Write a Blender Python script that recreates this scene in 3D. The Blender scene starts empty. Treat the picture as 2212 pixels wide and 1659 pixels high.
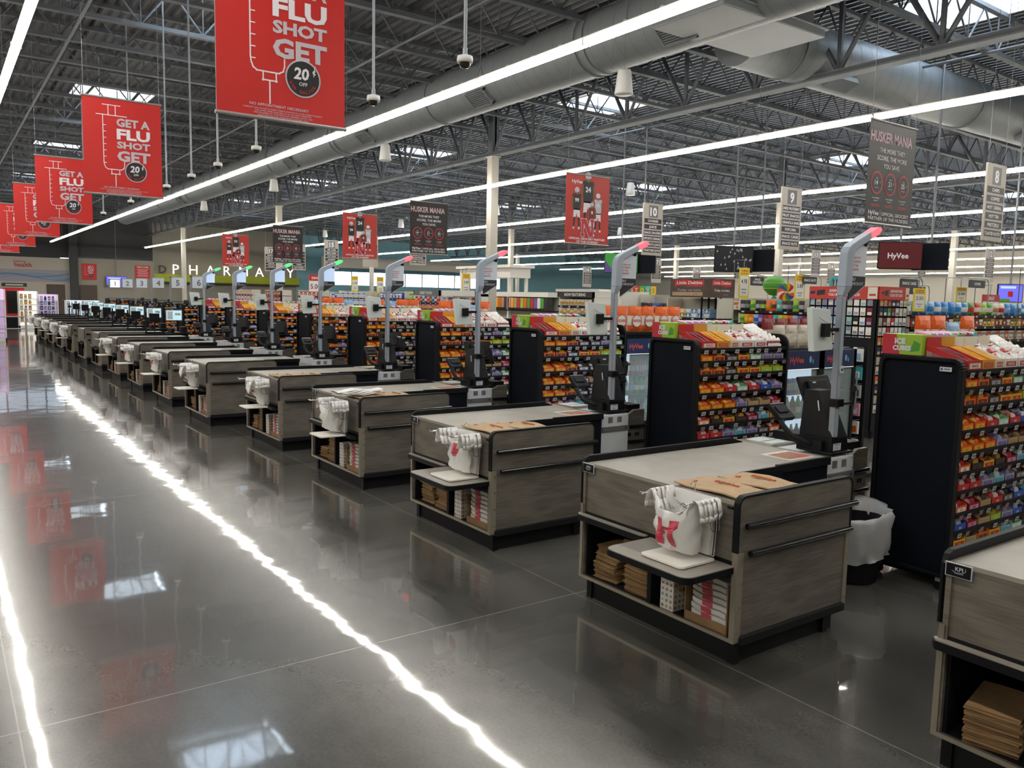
import bpy, math, random
from mathutils import Vector, Matrix
S = bpy.context.scene
COL = S.collection
random.seed(7)

# ---------------------------------------------------------------- camera
cam_d = bpy.data.cameras.new('camera'); cam = bpy.data.objects.new('camera', cam_d); COL.objects.link(cam)
cam_d.sensor_fit = 'HORIZONTAL'; cam_d.sensor_width = 36.0; cam_d.lens = 36.0*1756.655/2212.0
cam_d.clip_start = 0.05; cam_d.clip_end = 400
yaw, pitch, roll = 0.6179, 0.1059, 0.0207
fw = Vector((math.sin(yaw)*math.cos(pitch), math.cos(yaw)*math.cos(pitch), -math.sin(pitch)))
rt = Vector((math.cos(yaw), -math.sin(yaw), 0)); up = rt.cross(fw)
r2 = rt*math.cos(roll)+up*math.sin(roll); u2 = up*math.cos(roll)-rt*math.sin(roll)
mw = Matrix((( r2.x, u2.x, -fw.x, 0), (r2.y, u2.y, -fw.y, 0), (r2.z, u2.z, -fw.z, 1.9206), (0, 0, 0, 1)))
cam.matrix_world = mw
S.camera = cam

# ---------------------------------------------------------------- sky, exposure
S.view_settings.view_transform = 'Standard'; S.view_settings.look = 'None'
S.view_settings.gamma = 1.0; S.view_settings.use_curve_mapping = False
S.view_settings.exposure = 1.42
S.cycles.use_denoising = True
S.cycles.max_bounces = 6; S.cycles.diffuse_bounces = 4; S.cycles.glossy_bounces = 3
S.cycles.transmission_bounces = 4; S.cycles.transparent_max_bounces = 6
S.cycles.caustics_reflective = False; S.cycles.caustics_refractive = False
S.cycles.sample_clamp_indirect = 6.0
W = bpy.data.worlds.new('overcast_sky'); S.world = W; W.use_nodes = True
wn = W.node_tree.nodes; wn['Background'].inputs[0].default_value = (0.72, 0.86, 1.0, 1); wn['Background'].inputs[1].default_value = 5.0
STRIP = 16.0          # strength of the suspended light rows

# ---------------------------------------------------------------- materials
M = {}
def srgb(h):
    h = h.lstrip('#'); c = [int(h[i:i+2], 16)/255 for i in (0, 2, 4)]
    return tuple((x/12.92 if x <= .04045 else ((x+.055)/1.055)**2.4) for x in c)
def mat(n, col, r=.5, me=0., spec=.5, coat=0., cr=.05, var=0., sc=6., bump=0., emit=0., trans=0., alpha=1., st=(1, 1, 1), tl=0.):
    if n in M: return M[n]
    if isinstance(col, str): col = srgb(col)
    m = bpy.data.materials.new(n); m.use_nodes = True; nt = m.node_tree; b = nt.nodes['Principled BSDF']; I = b.inputs
    I['Base Color'].default_value = (*col, 1); I['Roughness'].default_value = r; I['Metallic'].default_value = me
    I['Specular IOR Level'].default_value = spec; I['Coat Weight'].default_value = coat; I['Coat Roughness'].default_value = cr
    I['Transmission Weight'].default_value = trans; I['Alpha'].default_value = alpha
    if emit: I['Emission Color'].default_value = (*col, 1); I['Emission Strength'].default_value = emit
    if var or bump:
        tc = nt.nodes.new('ShaderNodeTexCoord'); mp = nt.nodes.new('ShaderNodeMapping'); mp.inputs['Scale'].default_value = st
        no = nt.nodes.new('ShaderNodeTexNoise'); no.inputs['Scale'].default_value = sc; no.inputs['Detail'].default_value = 5
        nt.links.new(tc.outputs['Object'], mp.inputs[0]); nt.links.new(mp.outputs[0], no.inputs[0])
        if var:
            mx = nt.nodes.new('ShaderNodeMix'); mx.data_type = 'RGBA'
            mx.inputs[6].default_value = (*[c*(1-var) for c in col], 1); mx.inputs[7].default_value = (*[min(1, c*(1+var)) for c in col], 1)
            rp = nt.nodes.new('ShaderNodeMapRange'); rp.inputs[1].default_value = .3; rp.inputs[2].default_value = .7
            nt.links.new(no.outputs[0], rp.inputs[0]); nt.links.new(rp.outputs[0], mx.inputs[0]); nt.links.new(mx.outputs[2], I['Base Color'])
        if bump:
            bu = nt.nodes.new('ShaderNodeBump'); bu.inputs['Strength'].default_value = .6; bu.inputs['Distance'].default_value = bump
            nt.links.new(no.outputs[0], bu.inputs['Height']); nt.links.new(bu.outputs[0], I['Normal'])
    if tl:
        tr = nt.nodes.new('ShaderNodeBsdfTranslucent'); tr.inputs[0].default_value = (*col, 1)
        ms = nt.nodes.new('ShaderNodeMixShader'); ms.inputs[0].default_value = tl
        out = nt.nodes['Material Output']
        nt.links.new(b.outputs[0], ms.inputs[1]); nt.links.new(tr.outputs[0], ms.inputs[2]); nt.links.new(ms.outputs[0], out.inputs[0])
    M[n] = m; return m

def wood(n, c1, c2):
    m = bpy.data.materials.new(n); m.use_nodes = True; nt = m.node_tree; N = nt.nodes; Lk = nt.links; b = N['Principled BSDF']
    tc = N.new('ShaderNodeTexCoord'); sx = N.new('ShaderNodeSeparateXYZ'); Lk.new(tc.outputs['Object'], sx.inputs[0])
    ad = N.new('ShaderNodeMath'); ad.operation = 'ADD'; Lk.new(sx.outputs[0], ad.inputs[0]); Lk.new(sx.outputs[1], ad.inputs[1])
    cb = N.new('ShaderNodeCombineXYZ'); Lk.new(ad.outputs[0], cb.inputs[0]); Lk.new(sx.outputs[2], cb.inputs[2])
    mp = N.new('ShaderNodeMapping'); mp.inputs['Scale'].default_value = (1.2, 1, 7); Lk.new(cb.outputs[0], mp.inputs[0])
    n1 = N.new('ShaderNodeTexNoise'); n1.inputs['Scale'].default_value = 1.1; n1.inputs['Detail'].default_value = 3; Lk.new(mp.outputs[0], n1.inputs[0])
    ml = N.new('ShaderNodeMath'); ml.operation = 'MULTIPLY'; ml.inputs[1].default_value = 26; Lk.new(n1.outputs[0], ml.inputs[0])
    sn = N.new('ShaderNodeMath'); sn.operation = 'SINE'; Lk.new(ml.outputs[0], sn.inputs[0])
    mp2 = N.new('ShaderNodeMapping'); mp2.inputs['Scale'].default_value = (5, 1, 210); Lk.new(cb.outputs[0], mp2.inputs[0])
    n2 = N.new('ShaderNodeTexNoise'); n2.inputs['Scale'].default_value = 1; n2.inputs['Detail'].default_value = 4; Lk.new(mp2.outputs[0], n2.inputs[0])
    s2 = N.new('ShaderNodeMath'); s2.operation = 'MULTIPLY_ADD'; s2.inputs[1].default_value = .10; s2.inputs[2].default_value = 0; Lk.new(sn.outputs[0], s2.inputs[0])
    s3 = N.new('ShaderNodeMath'); s3.operation = 'ADD'; Lk.new(s2.outputs[0], s3.inputs[0]); Lk.new(n2.outputs[0], s3.inputs[1])
    rp = N.new('ShaderNodeValToRGB'); rp.color_ramp.elements[0].position = .18; rp.color_ramp.elements[1].position = .88
    rp.color_ramp.elements[0].color = (*srgb(c1), 1); rp.color_ramp.elements[1].color = (*srgb(c2), 1)
    Lk.new(s3.outputs[0], rp.inputs[0]); Lk.new(rp.outputs[0], b.inputs['Base Color']); b.inputs['Roughness'].default_value = .5
    M[n] = m
wood('wood', '#524e47', '#888176')
wood('woodD', '#3c2f29', '#5d4a40')

mat('black', (.0065, .007, .009), .5, spec=.22); mat('blackG', (.008, .008, .01), .2, spec=.5); mat('rubber', (.011, .012, .014), .6, spec=.25)
mat('panelblack', (.004, .006, .011), .7, spec=.15, var=.25, sc=90); mat('laminate', '#9b968c', .42, var=.09, sc=7)
mat('steel', '#a79f90', .32, me=.85); mat('chrome', (.8, .8, .8), .12, me=1); mat('edge', '#8d8577', .5)
mat('whitecab', '#d9dde2', .35, var=.02, sc=3); mat('white', '#eceae6', .5); mat('poly', '#f2efe8', .3)
mat('kraft', '#977955', .75, var=.14, sc=14, bump=.004); mat('kraftD', '#7d5c3a', .8, var=.15, sc=20); mat('kraftL', '#b39672', .7, var=.08, sc=12)
mat('film', '#fbfaf8', .34, tl=.18, bump=.003, sc=22); mat('printred', '#c22a3c', .5); mat('signred', '#cf2b27', .42, var=.05, sc=2)
mat('liner', (.93, .94, .96), .22, alpha=.62, tl=.3, bump=.02, sc=14, spec=.8)
mat('polegrey', '#8b929c', .45); mat('polelight', '#a9b4c4', .45); mat('glassgreen', '#e0eae8', .25)
mat('signwhite', '#d5dae2', .45); mat('signdark', '#2d2e33', .5); mat('ink', '#26272b', .5); mat('inkred', '#c8504f', .5)
mat('taupe', '#b1aaa0', .5); mat('taupeD', '#6a6a6d', .5); mat('bannerblack', '#211e1d', .45, var=.3, sc=1.6)
mat('rail', '#b9b7b4', .35, me=.6); mat('wire', '#7c7f83', .5, me=.5); mat('beam', '#5c6065', .55, var=.08, sc=3); mat('deck', '#4f5053', .6)
mat('duct', '#74787b', .5, var=.05, sc=2); mat('seam', '#5f6366', .5); mat('column', '#bdb8ac', .6); mat('housing', '#e4e4e0', .4)
mat('red', '#c4252b', .45); mat('orange', '#e8641b', .42); mat('yellow', '#e9b61c', .42); mat('gold', '#d69a1b', .45); mat('blue', '#2555b8', .4)
mat('sky', '#8fb6dd', .4); mat('green', '#4f9a3b', .45); mat('lime', '#9fc43a', .45); mat('teal', '#36a7ad', .4); mat('brown', '#4a2a1d', .45)
mat('purple', '#6c54a3', .45); mat('pink', '#dd8fb0', .45); mat('silver', '#b9bcc4', .25, me=.3); mat('tan', '#b08f63', .6); mat('cream', '#e3dcc9', .6)
mat('maroon', '#7c1b24', .45); mat('lavender', '#b9a6cf', .45); mat('mint', '#9fd0b8', .45); mat('navy', '#1d2c57', .4); mat('dark', '#23201f', .5); mat('grey', '#77787a', .5)
mat('wallbeige', '#a19b8e', .8, var=.03, sc=.6); mat('wallteal', '#93c6d3', .8); mat('wallgrey', '#4c4b4c', .8); mat('walllight', '#c6c0b3', .8); mat('limewall', '#b3bd2d', .7)
mat('doorbrown', '#5b4f46', .6); mat('white_trim', '#e6e3dc', .5); mat('glass', (.7, .85, .85), .05, alpha=.25); mat('smoke', (.02, .02, .02), .08)
mat('lamp', (1., .955, .87), emit=STRIP); mat('tipred', (1., .10, .13), emit=.55); mat('tipgreen', (.08, 1., .22), emit=.4)
mat('litpanel', (.5, .66, .9), emit=.2); mat('screen', (.45, .66, .75), emit=.32); mat('screenblue', (.08, .08, .5), emit=.6); mat('screengreen', (.03, .2, .03), emit=.25)
mat('screendark', (.004, .004, .012), .3); mat('screenred', (.09, .004, .007), emit=.1); mat('litwhite', (1., .97, .92), emit=.25); mat('litpink', (.85, .65, 1.), emit=.12); mat('litcool', (.6, .78, .95), emit=.4)
mat('litletter', (1., .93, .8), emit=.7)
mat('skylens', (.95, .97, 1.), tl=.85); mat('muralgrey', '#aaa6ae', .7); mat('muralA', '#8fa0bb', .7); mat('muralB', '#6f8fb0', .7); mat('muralC', '#5f84ac', .7)
mat('dullletter', '#5d5852', .7); mat('pipelight', '#9aa4ab', .45)  # first: plain dull grey of the wall lettering
mat('nutbag', '#c9bfae', .45)
mat('tint', (.05, .10, .16), .05, alpha=.72)
mat('pblue', '#93aacb', .4); mat('plav', '#a29fc6', .4); mat('pmint', '#97c9bf', .4); mat('pgrey', '#8488a0', .4); mat('ptan', '#c4b48c', .4); mat('bluepack', '#2f86cf', .35); mat('bagwhite', '#e9e7e4', .4, bump=.004, sc=30)
def floor_mat():
    m = bpy.data.materials.new('polished_concrete'); m.use_nodes = True; nt = m.node_tree; N = nt.nodes; Lk = nt.links; b = N['Principled BSDF']
    tc = N.new('ShaderNodeTexCoord'); P = tc.outputs['Object']
    def noise(sc, det, rough=.5, vec=None):
        n = N.new('ShaderNodeTexNoise'); n.inputs['Scale'].default_value = sc; n.inputs['Detail'].default_value = det; n.inputs['Roughness'].default_value = rough
        Lk.new(vec or P, n.inputs[0]); return n.outputs[0]
    def mth(op, a, b_=None, c=None):
        q = N.new('ShaderNodeMath'); q.operation = op
        for i, v in enumerate((a, b_, c)):
            if v is None: continue
            if isinstance(v, (int, float)): q.inputs[i].default_value = v
            else: Lk.new(v, q.inputs[i])
        return q.outputs[0]
    mp = N.new('ShaderNodeMapping'); mp.inputs['Scale'].default_value = (1, .55, 1); Lk.new(P, mp.inputs[0])
    cl = noise(.55, 7, .6, mp.outputs[0]); sp = noise(60, 3)
    rp = N.new('ShaderNodeValToRGB'); rp.color_ramp.elements[0].position = .38; rp.color_ramp.elements[1].position = .62
    rp.color_ramp.elements[0].color = (.040, .039, .034, 1); rp.color_ramp.elements[1].color = (.135, .131, .117, 1)
    Lk.new(mth('ADD', cl, mth('MULTIPLY', mth('SUBTRACT', sp, .5), .12)), rp.inputs[0])
    sx = N.new('ShaderNodeSeparateXYZ'); Lk.new(P, sx.inputs[0])
    def joint(c, off, per):
        f = mth('FRACT', mth('ADD', mth('DIVIDE', mth('SUBTRACT', c, off), per), .5))
        return mth('MULTIPLY', mth('ABSOLUTE', mth('SUBTRACT', f, .5)), per)
    d = mth('MINIMUM', joint(sx.outputs[0], .22, 3.13), joint(sx.outputs[1], 3.95, 4.2))
    jm = mth('LESS_THAN', d, .0035)
    mx = N.new('ShaderNodeMix'); mx.data_type = 'RGBA'; Lk.new(jm, mx.inputs[0]); Lk.new(rp.outputs[0], mx.inputs[6]); mx.inputs[7].default_value = (.17, .165, .15, 1)
    Lk.new(mx.outputs[2], b.inputs['Base Color']); b.inputs['Roughness'].default_value = .24; b.inputs['Specular IOR Level'].default_value = .6
    b.inputs['Coat Weight'].default_value = .85; b.inputs['Coat IOR'].default_value = 1.34
    cr = N.new('ShaderNodeMapRange'); Lk.new(cl, cr.inputs[0]); cr.inputs[1].default_value = .3; cr.inputs[2].default_value = .7; cr.inputs[3].default_value = .03; cr.inputs[4].default_value = .06
    Lk.new(mth('ADD', cr.outputs[0], mth('MULTIPLY', jm, .4)), b.inputs['Coat Roughness'])
    bu = N.new('ShaderNodeBump'); bu.inputs['Strength'].default_value = 1; bu.inputs['Distance'].default_value = .0022
    Lk.new(noise(2.3, 2, .4), bu.inputs['Height']); Lk.new(bu.outputs[0], b.inputs['Coat Normal'])
    M['floor'] = m
floor_mat()

# ---------------------------------------------------------------- mesh building
def V3(*a): return Vector(a)
TXT = {}; KIDS = {}
def text_geo(s, bold):
    k = (s, bold)
    if k in TXT: return TXT[k]
    c = bpy.data.curves.new('t', 'FONT'); c.body = s; c.size = 1.39; c.resolution_u = 2; c.offset = .018*bold
    o = bpy.data.objects.new('t', c)
    me = o.to_mesh(); vs = [v.co.copy() for v in me.vertices]; fs = [tuple(p.vertices) for p in me.polygons]
    o.to_mesh_clear(); bpy.data.objects.remove(o); bpy.data.curves.remove(c)
    x0 = min([v.x for v in vs], default=0); x1 = max([v.x for v in vs], default=1)
    TXT[k] = (vs, fs, x0, x1); return TXT[k]

class MB:
    def __init__(s): s.v = []; s.f = []; s.mi = []; s.sm = []; s.m = []
    def mat(s, n):
        if n not in s.m: s.m.append(n)
        return s.m.index(n)
    def add(s, vs, fs, m, sm=False):
        o = len(s.v); s.v += [tuple(v) for v in vs]; k = s.mat(m)
        for f in fs: s.f.append(tuple(o+i for i in f)); s.mi.append(k); s.sm.append(sm)
        return s
    def box(s, x0, x1, y0, y1, z0, z1, m, rot=None, c=None):
        vs = [V3(x, y, z) for x in (x0, x1) for y in (y0, y1) for z in (z0, z1)]
        if rot is not None:
            c = c or V3((x0+x1)/2, (y0+y1)/2, (z0+z1)/2); vs = [rot @ (v-c)+c for v in vs]
        return s.add(vs, [(0, 1, 3, 2), (4, 6, 7, 5), (0, 4, 5, 1), (2, 3, 7, 6), (0, 2, 6, 4), (1, 5, 7, 3)], m)
    def hexa(s, b, t, m):       # b, t: four points each, same winding
        return s.add(list(b)+list(t), [(3, 2, 1, 0), (4, 5, 6, 7)]+[(i, (i+1) % 4, 4+(i+1) % 4, 4+i) for i in range(4)], m)
    def prism(s, pts, ax, a, b, m, sm=False):   # polygon pts extruded along axis ax from a to b
        def P(p, t): return {'x': (t, p[0], p[1]), 'y': (p[0], t, p[1]), 'z': (p[0], p[1], t)}[ax]
        n = len(pts); vs = [P(p, a) for p in pts]+[P(p, b) for p in pts]
        s.add(vs, [tuple(range(n))[::-1], tuple(range(n, 2*n))], m)
        o = len(s.v)-2*n; k = s.mat(m)
        for i in range(n): s.f.append((o+i, o+(i+1) % n, o+n+(i+1) % n, o+n+i)); s.mi.append(k); s.sm.append(sm)
        return s
    def tube(s, pts, r, m, n=8, r1=None, cap=True):
        pts = [Vector(p) for p in pts]; N = len(pts); vs = []; pu = None
        for i, p in enumerate(pts):
            d = (pts[min(i+1, N-1)]-pts[max(i-1, 0)]).normalized()
            if pu is None: pu = V3(0, 0, 1) if abs(d.z) < .9 else V3(1, 0, 0)
            u = (pu-d*pu.dot(d)).normalized(); pu = u; w = d.cross(u)
            rr = r if r1 is None else r+(r1-r)*i/(N-1)
            for k in range(n):
                a = 2*math.pi*k/n; vs.append(p+(u*math.cos(a)+w*math.sin(a))*rr)
        fs = [(i*n+k, i*n+(k+1) % n, (i+1)*n+(k+1) % n, (i+1)*n+k) for i in range(N-1) for k in range(n)]
        s.add(vs, fs, m, True)
        if cap: s.add(vs[:n], [tuple(range(n))[::-1]], m); s.add(vs[-n:], [tuple(range(n))], m)
        return s
    def lathe(s, prof, c, m, n=20, sx=1, sy=1):
        vs = []
        for r, z in prof:
            for k in range(n):
                a = 2*math.pi*k/n; vs.append((c[0]+r*sx*math.cos(a), c[1]+r*sy*math.sin(a), c[2]+z))
        fs = [(i*n+k, i*n+(k+1) % n, (i+1)*n+(k+1) % n, (i+1)*n+k) for i in range(len(prof)-1) for k in range(n)]
        return s.add(vs, fs, m, True)
    def quad(s, a, b, c, d, m): return s.add([a, b, c, d], [(0, 1, 2, 3)], m)
    def build(s, name, parent=None, loc=None, bevel=0, seg=2, solid=0):
        me = bpy.data.meshes.new(name); me.from_pydata(s.v, [], s.f)
        for n in s.m: me.materials.append(M[n])
        me.polygons.foreach_set('material_index', s.mi); me.polygons.foreach_set('use_smooth', s.sm); me.update()
        o = bpy.data.objects.new(name, me); COL.objects.link(o)
        if parent: o.parent = parent; KIDS.setdefault(parent.name, []).append(o)
        if loc is not None: o.location = loc
        if solid:
            q = o.modifiers.new('s', 'SOLIDIFY'); q.thickness = solid
        if bevel:
            q = o.modifiers.new('b', 'BEVEL'); q.width = bevel; q.segments = seg; q.limit_method = 'ANGLE'; q.angle_limit = .8
        return o

class Face:
    """Flat print on a sheet: origin o, unit axes u (right), w (up); layer lifts along normal."""
    def __init__(s, mb, o, u, w): s.mb = mb; s.o = Vector(o); s.u = Vector(u); s.w = Vector(w); s.n = s.u.cross(s.w); s.l = .0012
    def P(s, a, b, k=1): return s.o+s.u*a+s.w*b+s.n*s.l*k
    def rect(s, a0, b0, a1, b1, m, k=1): s.mb.quad(s.P(a0, b0, k), s.P(a1, b0, k), s.P(a1, b1, k), s.P(a0, b1, k), m)
    def poly(s, pts, m, k=1): s.mb.add([s.P(a, b, k) for a, b in pts], [tuple(range(len(pts)))], m)
    def disc(s, a, b, r, m, k=1, n=24, ry=None): s.poly([(a+r*math.cos(2*math.pi*i/n), b+(ry or r)*math.sin(2*math.pi*i/n)) for i in range(n)], m, k)
    def line(s, pts, w, m, k=1):
        for (a, b), (c, d) in zip(pts, pts[1:]):
            L = math.hypot(c-a, d-b) or 1; x, y = (c-a)/L*w/2, (d-b)/L*w/2
            s.poly([(a-x+y, b-y-x), (c+x+y, d+y-x), (c+x-y, d+y+x), (a-x-y, b-y+x)], m, k)
    def text(s, t, a, b, h, m, k=2, al='c', w=None, bold=1, slant=0):
        vs, fs, x0, x1 = text_geo(t, bold); sx = h if w is None else w/(x1-x0)
        if w is not None and (x1-x0)*h < w: sx = h if w < 0 else w/(x1-x0)
        off = {'c': -(x0+x1)/2, 'l': -x0, 'r': -x1}[al]
        s.mb.add([s.P(a+(v.x+off)*sx+v.y*h*slant, b+v.y*h, k) for v in vs], fs, m)

# ---------------------------------------------------------------- objects
def tag(o, label=None, cat=None, group=None, kind=None):
    if label: o['label'] = label
    if cat: o['category'] = cat
    if group: o['group'] = group
    if kind: o['kind'] = kind
    return o
def thing(name, label, cat, loc=(0, 0, 0), group=None, rz=0):
    o = bpy.data.objects.new(name, None); COL.objects.link(o); o.location = loc; o.rotation_euler = (0, 0, rz); o.empty_display_size = .1
    return tag(o, label, cat, group)
def copy_tree(o, loc=None, label=None, parent=None, group=None, rz=None):
    c = o.copy(); COL.objects.link(c)
    if parent: c.parent = parent; KIDS.setdefault(parent.name, []).append(c)
    if loc is not None: c.location = loc
    if rz is not None: c.rotation_euler = (0, 0, rz)
    if label: c['label'] = label
    if group: c['group'] = group
    for ch in KIDS.get(o.name, []): copy_tree(ch, parent=c)
    return c
ORD = ['first', 'second', 'third', 'fourth', 'fifth', 'sixth', 'seventh', 'eighth', 'ninth', 'tenth', 'eleventh', 'twelfth', 'thirteenth', 'fourteenth', 'fifteenth', 'sixteenth', 'seventeenth', 'eighteenth', 'nineteenth', 'twentieth']
ORD += ['twenty-'+o for o in ORD[:9]]+['thirtieth']+['thirty-'+o for o in ORD[:9]]
def LN(k):
    if k == 0: return 'rightmost cropped lane'
    if k == 1: return 'nearest whole lane'
    return ORD[k-1]+' whole lane'
def struct(o): o['kind'] = 'structure'; return o
X0, Y1, SP = 3.339, 2.65, 2.29
def LY(k): return Y1+SP*(k-1)
def LX(k): return X0 if k < 5 else X0-.235
# ================================================================ the building
def zdeck(x): return 8.0-.0155*max(0, x-14)
b = MB(); b.box(-9, 66, -6, 70, -.1, 0, 'floor'); struct(b.build('floor'))
# skylight openings in the metal deck
SKY = [(3.85, y, 1.9, 1.75) for y in (4.9, 16.3, 27.9, 39.6, 51.2)]+[(16.15, y, 2.1, 2.0) for y in (-3.2, 7.6, 18.5, 30.3, 42.1, 53.9)]+[(29.6, y, 2.1, 2.0) for y in (7.6, 18.5, 30.3, 42.1, 53.9)]+[(43, y, 2.1, 2.0) for y in (18.5, 30.3, 42.1)]
b = MB(); p = .22; x = -9.0
while x < 66:
    cuts = sorted((y, y+h) for (sx, y, w, h) in SKY if x+p > sx and x < sx+w)
    y0 = -6; segs = []
    for a, c in cuts: segs.append((y0, a)); y0 = c
    segs.append((y0, 70)); z = zdeck(x)
    pr = [(x, z), (x+.06, z), (x+.09, z+.06), (x+.19, z+.06), (x+p, z)]
    for a, c in segs:
        for (xa, za), (xb, zb) in zip(pr, pr[1:]): b.quad((xa, a, za), (xa, c, za), (xb, c, zb), (xb, a, zb), 'deck')
    x += p
struct(b.build('ceiling'))
for i, (sx, sy, w, h) in enumerate(SKY):
    z = zdeck(sx); t = thing('skylight', '', 'skylight', (sx, sy, z), 'skylights in the metal roof deck')
    f = MB()
    for q in ((-.06, 0, -.06, h+.06), (w, w+.06, -.06, h+.06), (0, w, -.06, 0), (0, w, h, h+.06)): f.box(q[0], q[1], q[2], q[3], -.05, .45, 'white_trim')
    f.build('curb', t)
    l = MB(); l.box(0, w, 0, h, .4, .42, 'skylens'); l.build('lens', t)
    row = ORD[[3.85, 16.15, 29.6, 43].index(sx)]; n = sum(1 for q in SKY[:i] if q[0] == sx)
    t['label'] = 'square white skylight, %s nearest in the %s line from the left' % (ORD[n], row)

def wall(name, boxes, m):
    q = MB()
    for bx in boxes: q.box(*bx, m)
    return struct(q.build(name))
# far end wall, with high windows at the left and a window band in the teal part
wall('wall_far_grey', [(-9, 1.6, 70, 70.3, 0, 8.2), (1.6, 7.9, 70, 70.3, 0, 5.75), (1.6, 7.9, 70, 70.3, 7.2, 8.2), (7.9, 14.4, 70, 70.3, 4.2, 8.2)], 'wallgrey')
wall('wall_far_health', [(-9, 8.45, 69.6, 69.95, 0, 4.15)], 'walllight')
wall('wall_far_beige', [(9.0, 14.35, 69.5, 69.95, 0, 4.2)], 'wallbeige')
wall('wall_far_pharmacy', [(14.4, 26.2, 70, 70.3, 0, 8.2)], 'wallbeige')
wall('wall_far_teal', [(26.2, 29.6, 70, 70.3, 0, 8), (29.6, 48, 70, 70.3, 0, 2.75), (29.6, 48, 70, 70.3, 3.95, 8), (48, 66, 70, 70.3, 0, 8)], 'wallteal')
b = MB()
for xx in [29.6+1.84*i for i in range(11)]: b.box(xx-.06, xx+.06, 70, 70.12, 2.75, 3.95, 'white_trim')
b.box(29.6, 48, 70.06, 70.07, 2.75, 3.95, 'glass'); struct(b.build('window_1'))
b = MB()
for xx in [1.6+1.26*i for i in range(6)]: b.box(xx-.05, xx+.05, 70, 70.12, 5.75, 7.2, 'wallgrey')
b.box(1.6, 7.9, 70, 70.12, 6.45, 6.55, 'wallgrey'); b.box(1.6, 7.9, 70.06, 70.07, 5.75, 7.2, 'tint'); struct(b.build('window_2'))
b = MB(); b.box(8.45, 9.0, 69.3, 69.95, 0, 8.0, 'wallgrey'); struct(b.build('trim_1'))
b = MB(); b.box(26.25, 47, 64, 64.4, 4.1, 5.0, 'walllight'); struct(b.build('trim_2'))       # light bulkhead over the bright band
b = MB(); b.box(14.4, 26.2, 69.3, 69.9, 2.62, 3.2, 'limewall'); b.box(14.4, 26.2, 69.35, 69.9, 2.5, 2.62, 'wallgrey'); struct(b.build('trim_3'))
wall('wall_back', [(66, 66.3, -6, 70.3, 0, 8)], 'walllight'); wall('wall_left', [(-9.3, -9, -6, 70.3, 0, 8.2)], 'wallbeige'); wall('wall_near', [(-9.3, 66.3, -6.3, -6, 0, 8.2)], 'wallbeige')
for i, (xa, xb, ya) in enumerate(((9.05, 10.25, 69.48), (6.9, 8.1, 69.58))):
    b = MB(); b.box(xa, xb, ya-.06, ya, 0, 2.2, 'doorbrown'); b.box(xa+.08, xb-.08, ya-.09, ya-.06, 0, 2.1, 'doorbrown'); b.tube([(xb-.2, ya-.14, 1.0), (xb-.2, ya-.14, 1.15)], .02, 'steel'); struct(b.build('door_%d' % (i+1)))
# wave mural and wall lettering
b = MB(); f = Face(b, (-9, 69.58, 0), (1, 0, 0), (0, 0, 1))
f.rect(8, 2.35, 17.4, 3.25, 'muralgrey')
for c, (a0, ph, am, wd) in enumerate(((2.85, 0, .18, .30), (2.75, 1.7, .22, .12), (2.9, 3.1, .14, .07))):
    P = [(8+9.4*i/60, a0+am*math.sin(ph+i*.17)) for i in range(61)]
    f.poly(P+[(x_, y_-wd*(.4+.6*abs(math.sin(i*.09+ph)))) for i, (x_, y_) in reversed(list(enumerate(P)))], ('muralA', 'muralB', 'muralC')[c], 2+c)
tag(b.build('wave_mural'), 'pale mural band of blue wave ribbons on the far left wall', 'mural')
b = MB(); f = Face(b, (4.5, 69.58, 0), (1, 0, 0), (0, 0, 1)); f.text('health', .95, 3.42, .33, 'printred'); f.text('HyVee', .75, 3.75, .14, 'printred', w=.75)
tag(b.build('wall_lettering'), 'red word health under a small store name on the pale far wall', 'lettering')
for i, ch in enumerate('PHARMACY'):
    xx = 15.95+i*1.345; g = MB(); f = Face(g, (xx, 69.2, 3.24), (1, 0, 0), (0, 0, 1)); f.l = .02
    f.text(ch, 0, 0, .8, 'litletter', 1, bold=-.6); g.box(-.01, .01, 0, .01, 0, .01, 'wallgrey'); o = g.build('sign_letter')
    # real thickness
    q = o.modifiers.new('s', 'SOLIDIFY'); q.thickness = .06
    tag(o, 'tall lit white letter %s of the pharmacy sign, %s letter from the left' % (ch, ORD[i]), 'sign letter', 'letters of the pharmacy sign')
for i, ch in enumerate('DRUGS'):
    g = MB(); f = Face(g, (15.1+i*2.1, 69.9, 3.3), (1, 0, 0), (0, 0, 1)); f.text(ch, 0, 0, .62, 'dullletter', 1, bold=2)
    if i in (0,): tag(g.build('wall_letter'), 'big dull grey letter D painted on the wall left of the lit P', 'sign letter')
# joists along X, girders along Y, columns
b = MB(); L0, L1 = -9.0, 66.0
def beamline(x0, x1, dz0, dz1, w, h, m):
    b.hexa([(x0, -w/2, zdeck(x0)+dz0), (x1, -w/2, zdeck(x1)+dz0), (x1, w/2, zdeck(x1)+dz0), (x0, w/2, zdeck(x0)+dz0)], [(x0, -w/2, zdeck(x0)+dz1), (x1, -w/2, zdeck(x1)+dz1), (x1, w/2, zdeck(x1)+dz1), (x0, w/2, zdeck(x0)+dz1)], m)
for xa, xb in ((L0, 14), (14, L1)): beamline(xa, xb, -.09, -.01, .12, 0, 'beam'); beamline(xa, xb, -.90, -.82, .14, 0, 'beam')
x = L0
while x < L1-1.2:
    z = zdeck(x)
    b.tube([(x, 0, z-.08), (x+.6, 0, z-.84)], .021, 'beam', 5, cap=False); b.tube([(x+.6, 0, z-.84), (x+1.2, 0, z-.08)], .021, 'beam', 5, cap=False)
    b.tube([(x+.6, 0, z-.84), (x+.6, 0, z-.08)], .014, 'beam', 4, cap=False); x += 1.2
j0 = struct(b.build('ceiling_joist')); j0.location = (0, -5, 0)
y = -3.08
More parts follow.
